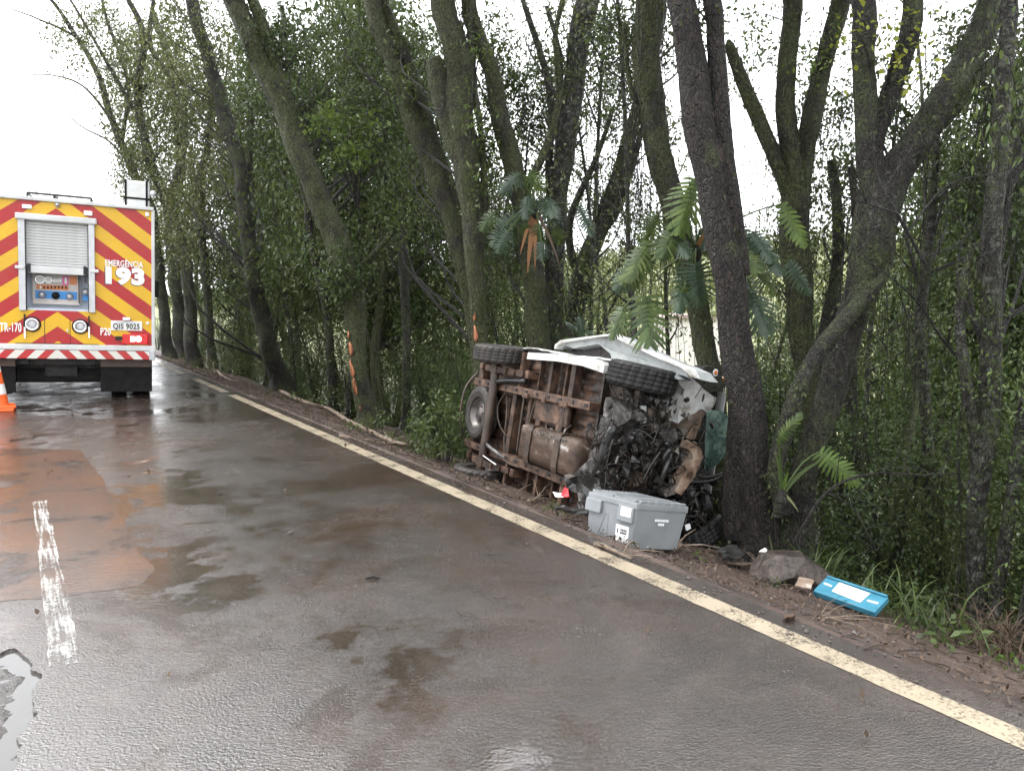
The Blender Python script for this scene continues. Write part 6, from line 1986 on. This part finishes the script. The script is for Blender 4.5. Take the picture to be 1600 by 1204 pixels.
# ---- epiphytes: big lobed leaves
def lobed(L, W, n=9, drp=.35, seed=0):
    r = random.Random(seed)
    vs_, fs_ = [], []
    def P(x, y): return (x, y, -drp * L * (y / L) ** 2 - .8 * abs(x) ** 1.25)
    for i in range(n):                               # midrib strip
        pass
    m = 10
    for i in range(m + 1):
        f = i / m; w = W * .13 * math.sin(math.pi * min(1, .12 + f * .9))
        vs_ += [P(-w, f * L), P(w, f * L)]
    fs_ += [(2 * i, 2 * i + 1, 2 * i + 3, 2 * i + 2) for i in range(m)]
    for i in range(n):
        f = (i + .5) / n
        ln = W * .55 * (math.sin(math.pi * (.16 + .80 * f)) ** .8) * r.uniform(.78, 1.1)
        ang = math.radians(-25 + 85 * f + r.uniform(-7, 7))
        for sg in (-1, 1):
            b = len(vs_)
            hw = L / n * .44
            for k, (g, ww) in enumerate(((0, .8), (.35, 1.0), (.75, .75), (1.0, .08))):
                x = ln * g * math.cos(ang); y = f * L + ln * g * math.sin(ang) + .10 * ln * g * g
                nx, ny = -math.sin(ang), math.cos(ang)
                vs_ += [P(sg * (x - nx * hw * ww), y - ny * hw * ww), P(sg * (x + nx * hw * ww), y + ny * hw * ww)]
            for k in range(3):
                q = (b + 2 * k, b + 2 * k + 1, b + 2 * k + 3, b + 2 * k + 2)
                fs_.append(q if sg > 0 else q[::-1])
    return vs_, fs_

def epiphyte(label, centre, Y, leaves, blades=(), extra=0):
    c = at(*centre, Y)
    T = thing('epiphyte', label, 'epiphyte', c)
    R5 = random.Random(int(centre[0]))
    mb = MB()
    mb.tube([Vector((-.02, .03, -.18)), Vector((0, 0, -.05)), Vector((0, 0, .03))], [.04, .05, .02], 8)
    mb.build('root_stock', 'twig_bark', T)
    leaves = list(leaves)
    for _ in range(extra):
        a = R5.uniform(0, 6.28); rr = R5.uniform(45, 105) * 6.5 / Y
        l = R5.uniform(38, 62) * 6.5 / Y
        b0 = (centre[0] + math.cos(a) * rr, centre[1] + math.sin(a) * rr * .7)
        leaves.append((b0, (b0[0] + math.cos(a) * l * .6, b0[1] + l * R5.uniform(.5, .95)), R5.uniform(38, 60) * 6.5 / Y, R5.choice(['leaf_blue', 'leaf_dark', 'leaf_mid', 'leaf_blue'])))
    for (a, b, w, mt) in leaves:
        A = at(*a, Y - .05 + R5.uniform(-.15, .15)); B = at(*b, Y - .12 + R5.uniform(-.2, .1))
        L = (B - A).length
        W = w / F * Y
        yv = (B - A).normalized()
        view = (Vector((0, 0, CAMH)) - A).normalized()
        zv = (view + Vector((0, 0, .55)) + Vector((R5.uniform(-.3, .3), 0, R5.uniform(-.2, .3))))
        zv = (zv - yv * zv.dot(yv)).normalized()
        xv = yv.cross(zv)
        vs_, fs_ = lobed(L, W * .92, R5.choice([11, 12, 13]), R5.uniform(.05, .4), R5.randint(0, 999))
        RM = Matrix((xv, yv, zv)).transposed()
        lf = MB().add([RM @ Vector(v) + (A - c) for v in vs_], fs_).build('leaf', mt, T)
        pet = spline([(0, 0, 0, .010), *[(*((A - c) * .55 + Vector((0, 0, .06))), .008)], (*(A - c), .006)], .06)
        MB().tube([Vector(q[:3]) for q in pet], [q[3] for q in pet], 5, False).build('petiole', 'leaf_mid', lf)
    for (b, w, mt) in blades:
        B = at(*b, Y - .1 + R5.uniform(-.2, .1)) - c
        sd = B.cross(Vector((0, -1, .3))).normalized() * (w / 2 / F * Y)
        vs_ = []
        for k in range(6):
            f = k / 5
            p = B * f + Vector((0, 0, .10 * B.length * math.sin(math.pi * f)))
            g = (1 - f) ** .6 + .03
            vs_ += [p - sd * g, p + sd * g]
        MB().add(vs_, [(2 * k, 2 * k + 1, 2 * k + 3, 2 * k + 2) for k in range(5)]).build('blade', mt, T)
epiphyte('large philodendron with split leaves perched on the trunk above the van', (1088, 388), 6.5, [
    ((1086, 278), (1070, 344), 78, 'leaf_bright'), ((1012, 396), (960, 450), 52, 'leaf_blue'), ((1086, 412), (1094, 474), 82, 'leaf_blue'),
    ((1160, 436), (1204, 508), 84, 'leaf_blue'), ((1142, 352), (1222, 408), 58, 'leaf_blue'), ((1222, 318), (1260, 384), 36, 'leaf_bright'),
    ((1008, 462), (1016, 530), 90, 'leaf_dark'), ((1232, 410), (1268, 458), 40, 'leaf_blue'), ((1050, 366), (1072, 392), 34, 'leaf_blue'), ((975, 480), (956, 520), 40, 'leaf_dark')],
    [((1205, 414), 7, 'leaf_mid'), ((1158, 384), 6, 'leaf_blue'), ((1126, 330), 7, 'leaf_bright'), ((1128, 338), 7, 'leaf_orange'), ((1040, 440), 6, 'leaf_mid'), ((1144, 452), 6, 'leaf_olive'), ((1034, 396), 5, 'leaf_mid'), ((1134, 440), 5, 'leaf_orange'), ((1152, 430), 5, 'leaf_mid')], extra=14)
epiphyte('smaller philodendron with bluish split leaves on the dark trunk behind the van', (836, 330), 9.2, [
    ((812, 272), (785, 292), 40, 'leaf_blue'), ((826, 270), (846, 296), 40, 'leaf_bright'), ((836, 312), (866, 338), 44, 'leaf_blue'), ((812, 338), (778, 352), 36, 'leaf_blue'), ((905, 322), (926, 366), 26, 'leaf_blue'), ((842, 350), (850, 380), 36, 'leaf_dark')],
    [((824, 428), 12, 'leaf_orange'), ((836, 424), 9, 'leaf_orange'), ((812, 400), 8, 'leaf_orange'), ((878, 426), 6, 'leaf_dead')], extra=8)
epiphyte('fern like philodendron leaves low at the right of the forked tree', (1222, 770), 5.6, [
    ((1280, 706), (1344, 752), 52, 'leaf_bright'), ((1215, 690), (1240, 650), 26, 'leaf_mid')],
    [((1232, 736), 8, 'leaf_bright'), ((1292, 716), 8, 'leaf_mid'), ((1248, 800), 6, 'leaf_olive'), ((1210, 700), 6, 'leaf_mid')])
epiphyte('low dark palm like plant just above the upturned rear wheel', (905, 545), 8.9, [
    ((902, 512), (890, 500), 30, 'leaf_blue'), ((905, 520), (922, 506), 30, 'leaf_blue'), ((895, 530), (880, 520), 26, 'leaf_dark'), ((912, 520), (906, 496), 26, 'leaf_blue')], [])

# ---- bright sprays
def spray(label, blobs, Y, leaf, size, name='leafy_spray', nl=12, to=None):
    C = []
    for b in blobs: C += blob_points((*b, Y, .25))
    c = Vector(C[0])
    T = thing(name, label, 'sapling', c)
    leaf_obj('foliage', C, nl, .09, size[0], size[1], leaf, T, .2, 1.4, base=tuple(c))
    if to:
        tb = at(*to, Y + .3)
        mb = MB()
        for q in C[::3]:
            sp = spline([(*tb, .012), (*((tb + Vector(q)) / 2 + Vector((0, 0, .15))), .008), (*q, .003)], .15)
            mb.tube([Vector(w[:3]) - c for w in sp], [w[3] for w in sp], 4, False)
        o = mb.build('twigs', 'twig_bark', T); o['kind'] = 'stuff'
spray('bright yellow green sapling leaves beside the ivy covered trunk', [(515, 190, 38, 26, 16), (545, 232, 42, 26, 20), (575, 195, 20, 18, 6)], 10.8, 'leaf_bright', (.10, .06), to=(560, 330))
spray('yellow leaf spray against the sky between the upper right limbs', [(1335, 45, 14, 20, 6), (1410, 60, 14, 40, 8), (1395, 105, 10, 10, 4), (1440, 108, 8, 8, 3)], 5.8, 'leaf_yellow', (.05, .035), nl=7, to=(1372, 190))
spray('bright green tuft growing on the mossy right limb', [(1268, 100, 14, 16, 8), (1310, 48, 16, 12, 6), (1280, 90, 10, 10, 4)], 7.1, 'leaf_bright', (.06, .03), nl=9, to=(1284, 130))
spray('bright green tuft high on the middle mossy trunk', [(752, 70, 18, 14, 10), (742, 180, 12, 60, 14)], 9.2, 'leaf_bright', (.06, .03), nl=9, to=(742, 120))

# ---- bare twigs across the right side
def bare(label, paths, Y):
    T = None
    mb = MB()
    P0 = at(*paths[0][0], Y)
    T = thing('bare_sapling', label, 'sapling', P0)
    R6 = random.Random(int(paths[0][0][0]))
    for k, path in enumerate(paths):
        W = [at(a, b, Y + R6.uniform(-.12, .12)) for a, b in path]
        n = len(W)
        r0 = .013 if k == 0 else .008
        sp = spline([(*p, r0 * (1 - .7 * i / (n - 1))) for i, p in enumerate(W)], .08)
        pts = [Vector(q[:3]) - P0 for q in sp]
        mb.tube(pts, [q[3] for q in sp], 6, False)
        for _ in range(9):
            j = R6.randint(2, len(pts) - 1)
            e = pts[j] + Vector((R6.uniform(-.3, .3), R6.uniform(-.2, .2), R6.uniform(-.1, .3)))
            mb.tube([pts[j], (pts[j] + e) / 2 + Vector((0, 0, .03)), e], [.004, .003, .0015], 4, False)
    o = mb.build('twigs', 'twig_bark', T); o['kind'] = 'stuff'
bare('bare dark sapling crossing in front of the big forked tree', [[(1450, 420), (1400, 330), (1370, 270), (1362, 180)], [(1440, 400), (1500, 380), (1560, 300)], [(1405, 335), (1330, 310), (1290, 300)], [(1420, 360), (1480, 290), (1560, 270), (1600, 255)], [(1380, 300), (1420, 240), (1470, 215)]], 5.2)
bare('bare arching twig hanging over the boulder', [[(1240, 850), (1290, 770), (1360, 740), (1440, 742), (1500, 738)], [(1290, 770), (1330, 790), (1370, 860)]], 5.3)
bare('long bare twig arching between the forked tree and the lichen trunk', [[(1560, 620), (1480, 540), (1440, 480), (1400, 440), (1340, 400)], [(1480, 540), (1500, 470), (1570, 400)], [(1440, 480), (1390, 520), (1330, 560)]], 5.8)

# ---- pale house glimpsed across the valley
hc = at(1068, 520, 46); hz = gh(hc)
H = thing('house', 'pale house with a reddish roof glimpsed across the valley', 'house', (hc.x, hc.y, hz))
hh = at(1068, 496, 46).z - hz
MB().box((0, 0, hh / 2), (3.4, 4, hh)).build('wall', 'house_wall', H)
MB().prism([(-2.0, hh), (2.0, hh), (0, hh + .25)], -2.3, 2.3, 1).build('roof', 'house_roof', H, fix=True)
MB().box((.7, -2.01, hh - .9), (.8, .04, .8)).build('window', 'black_plastic', H)
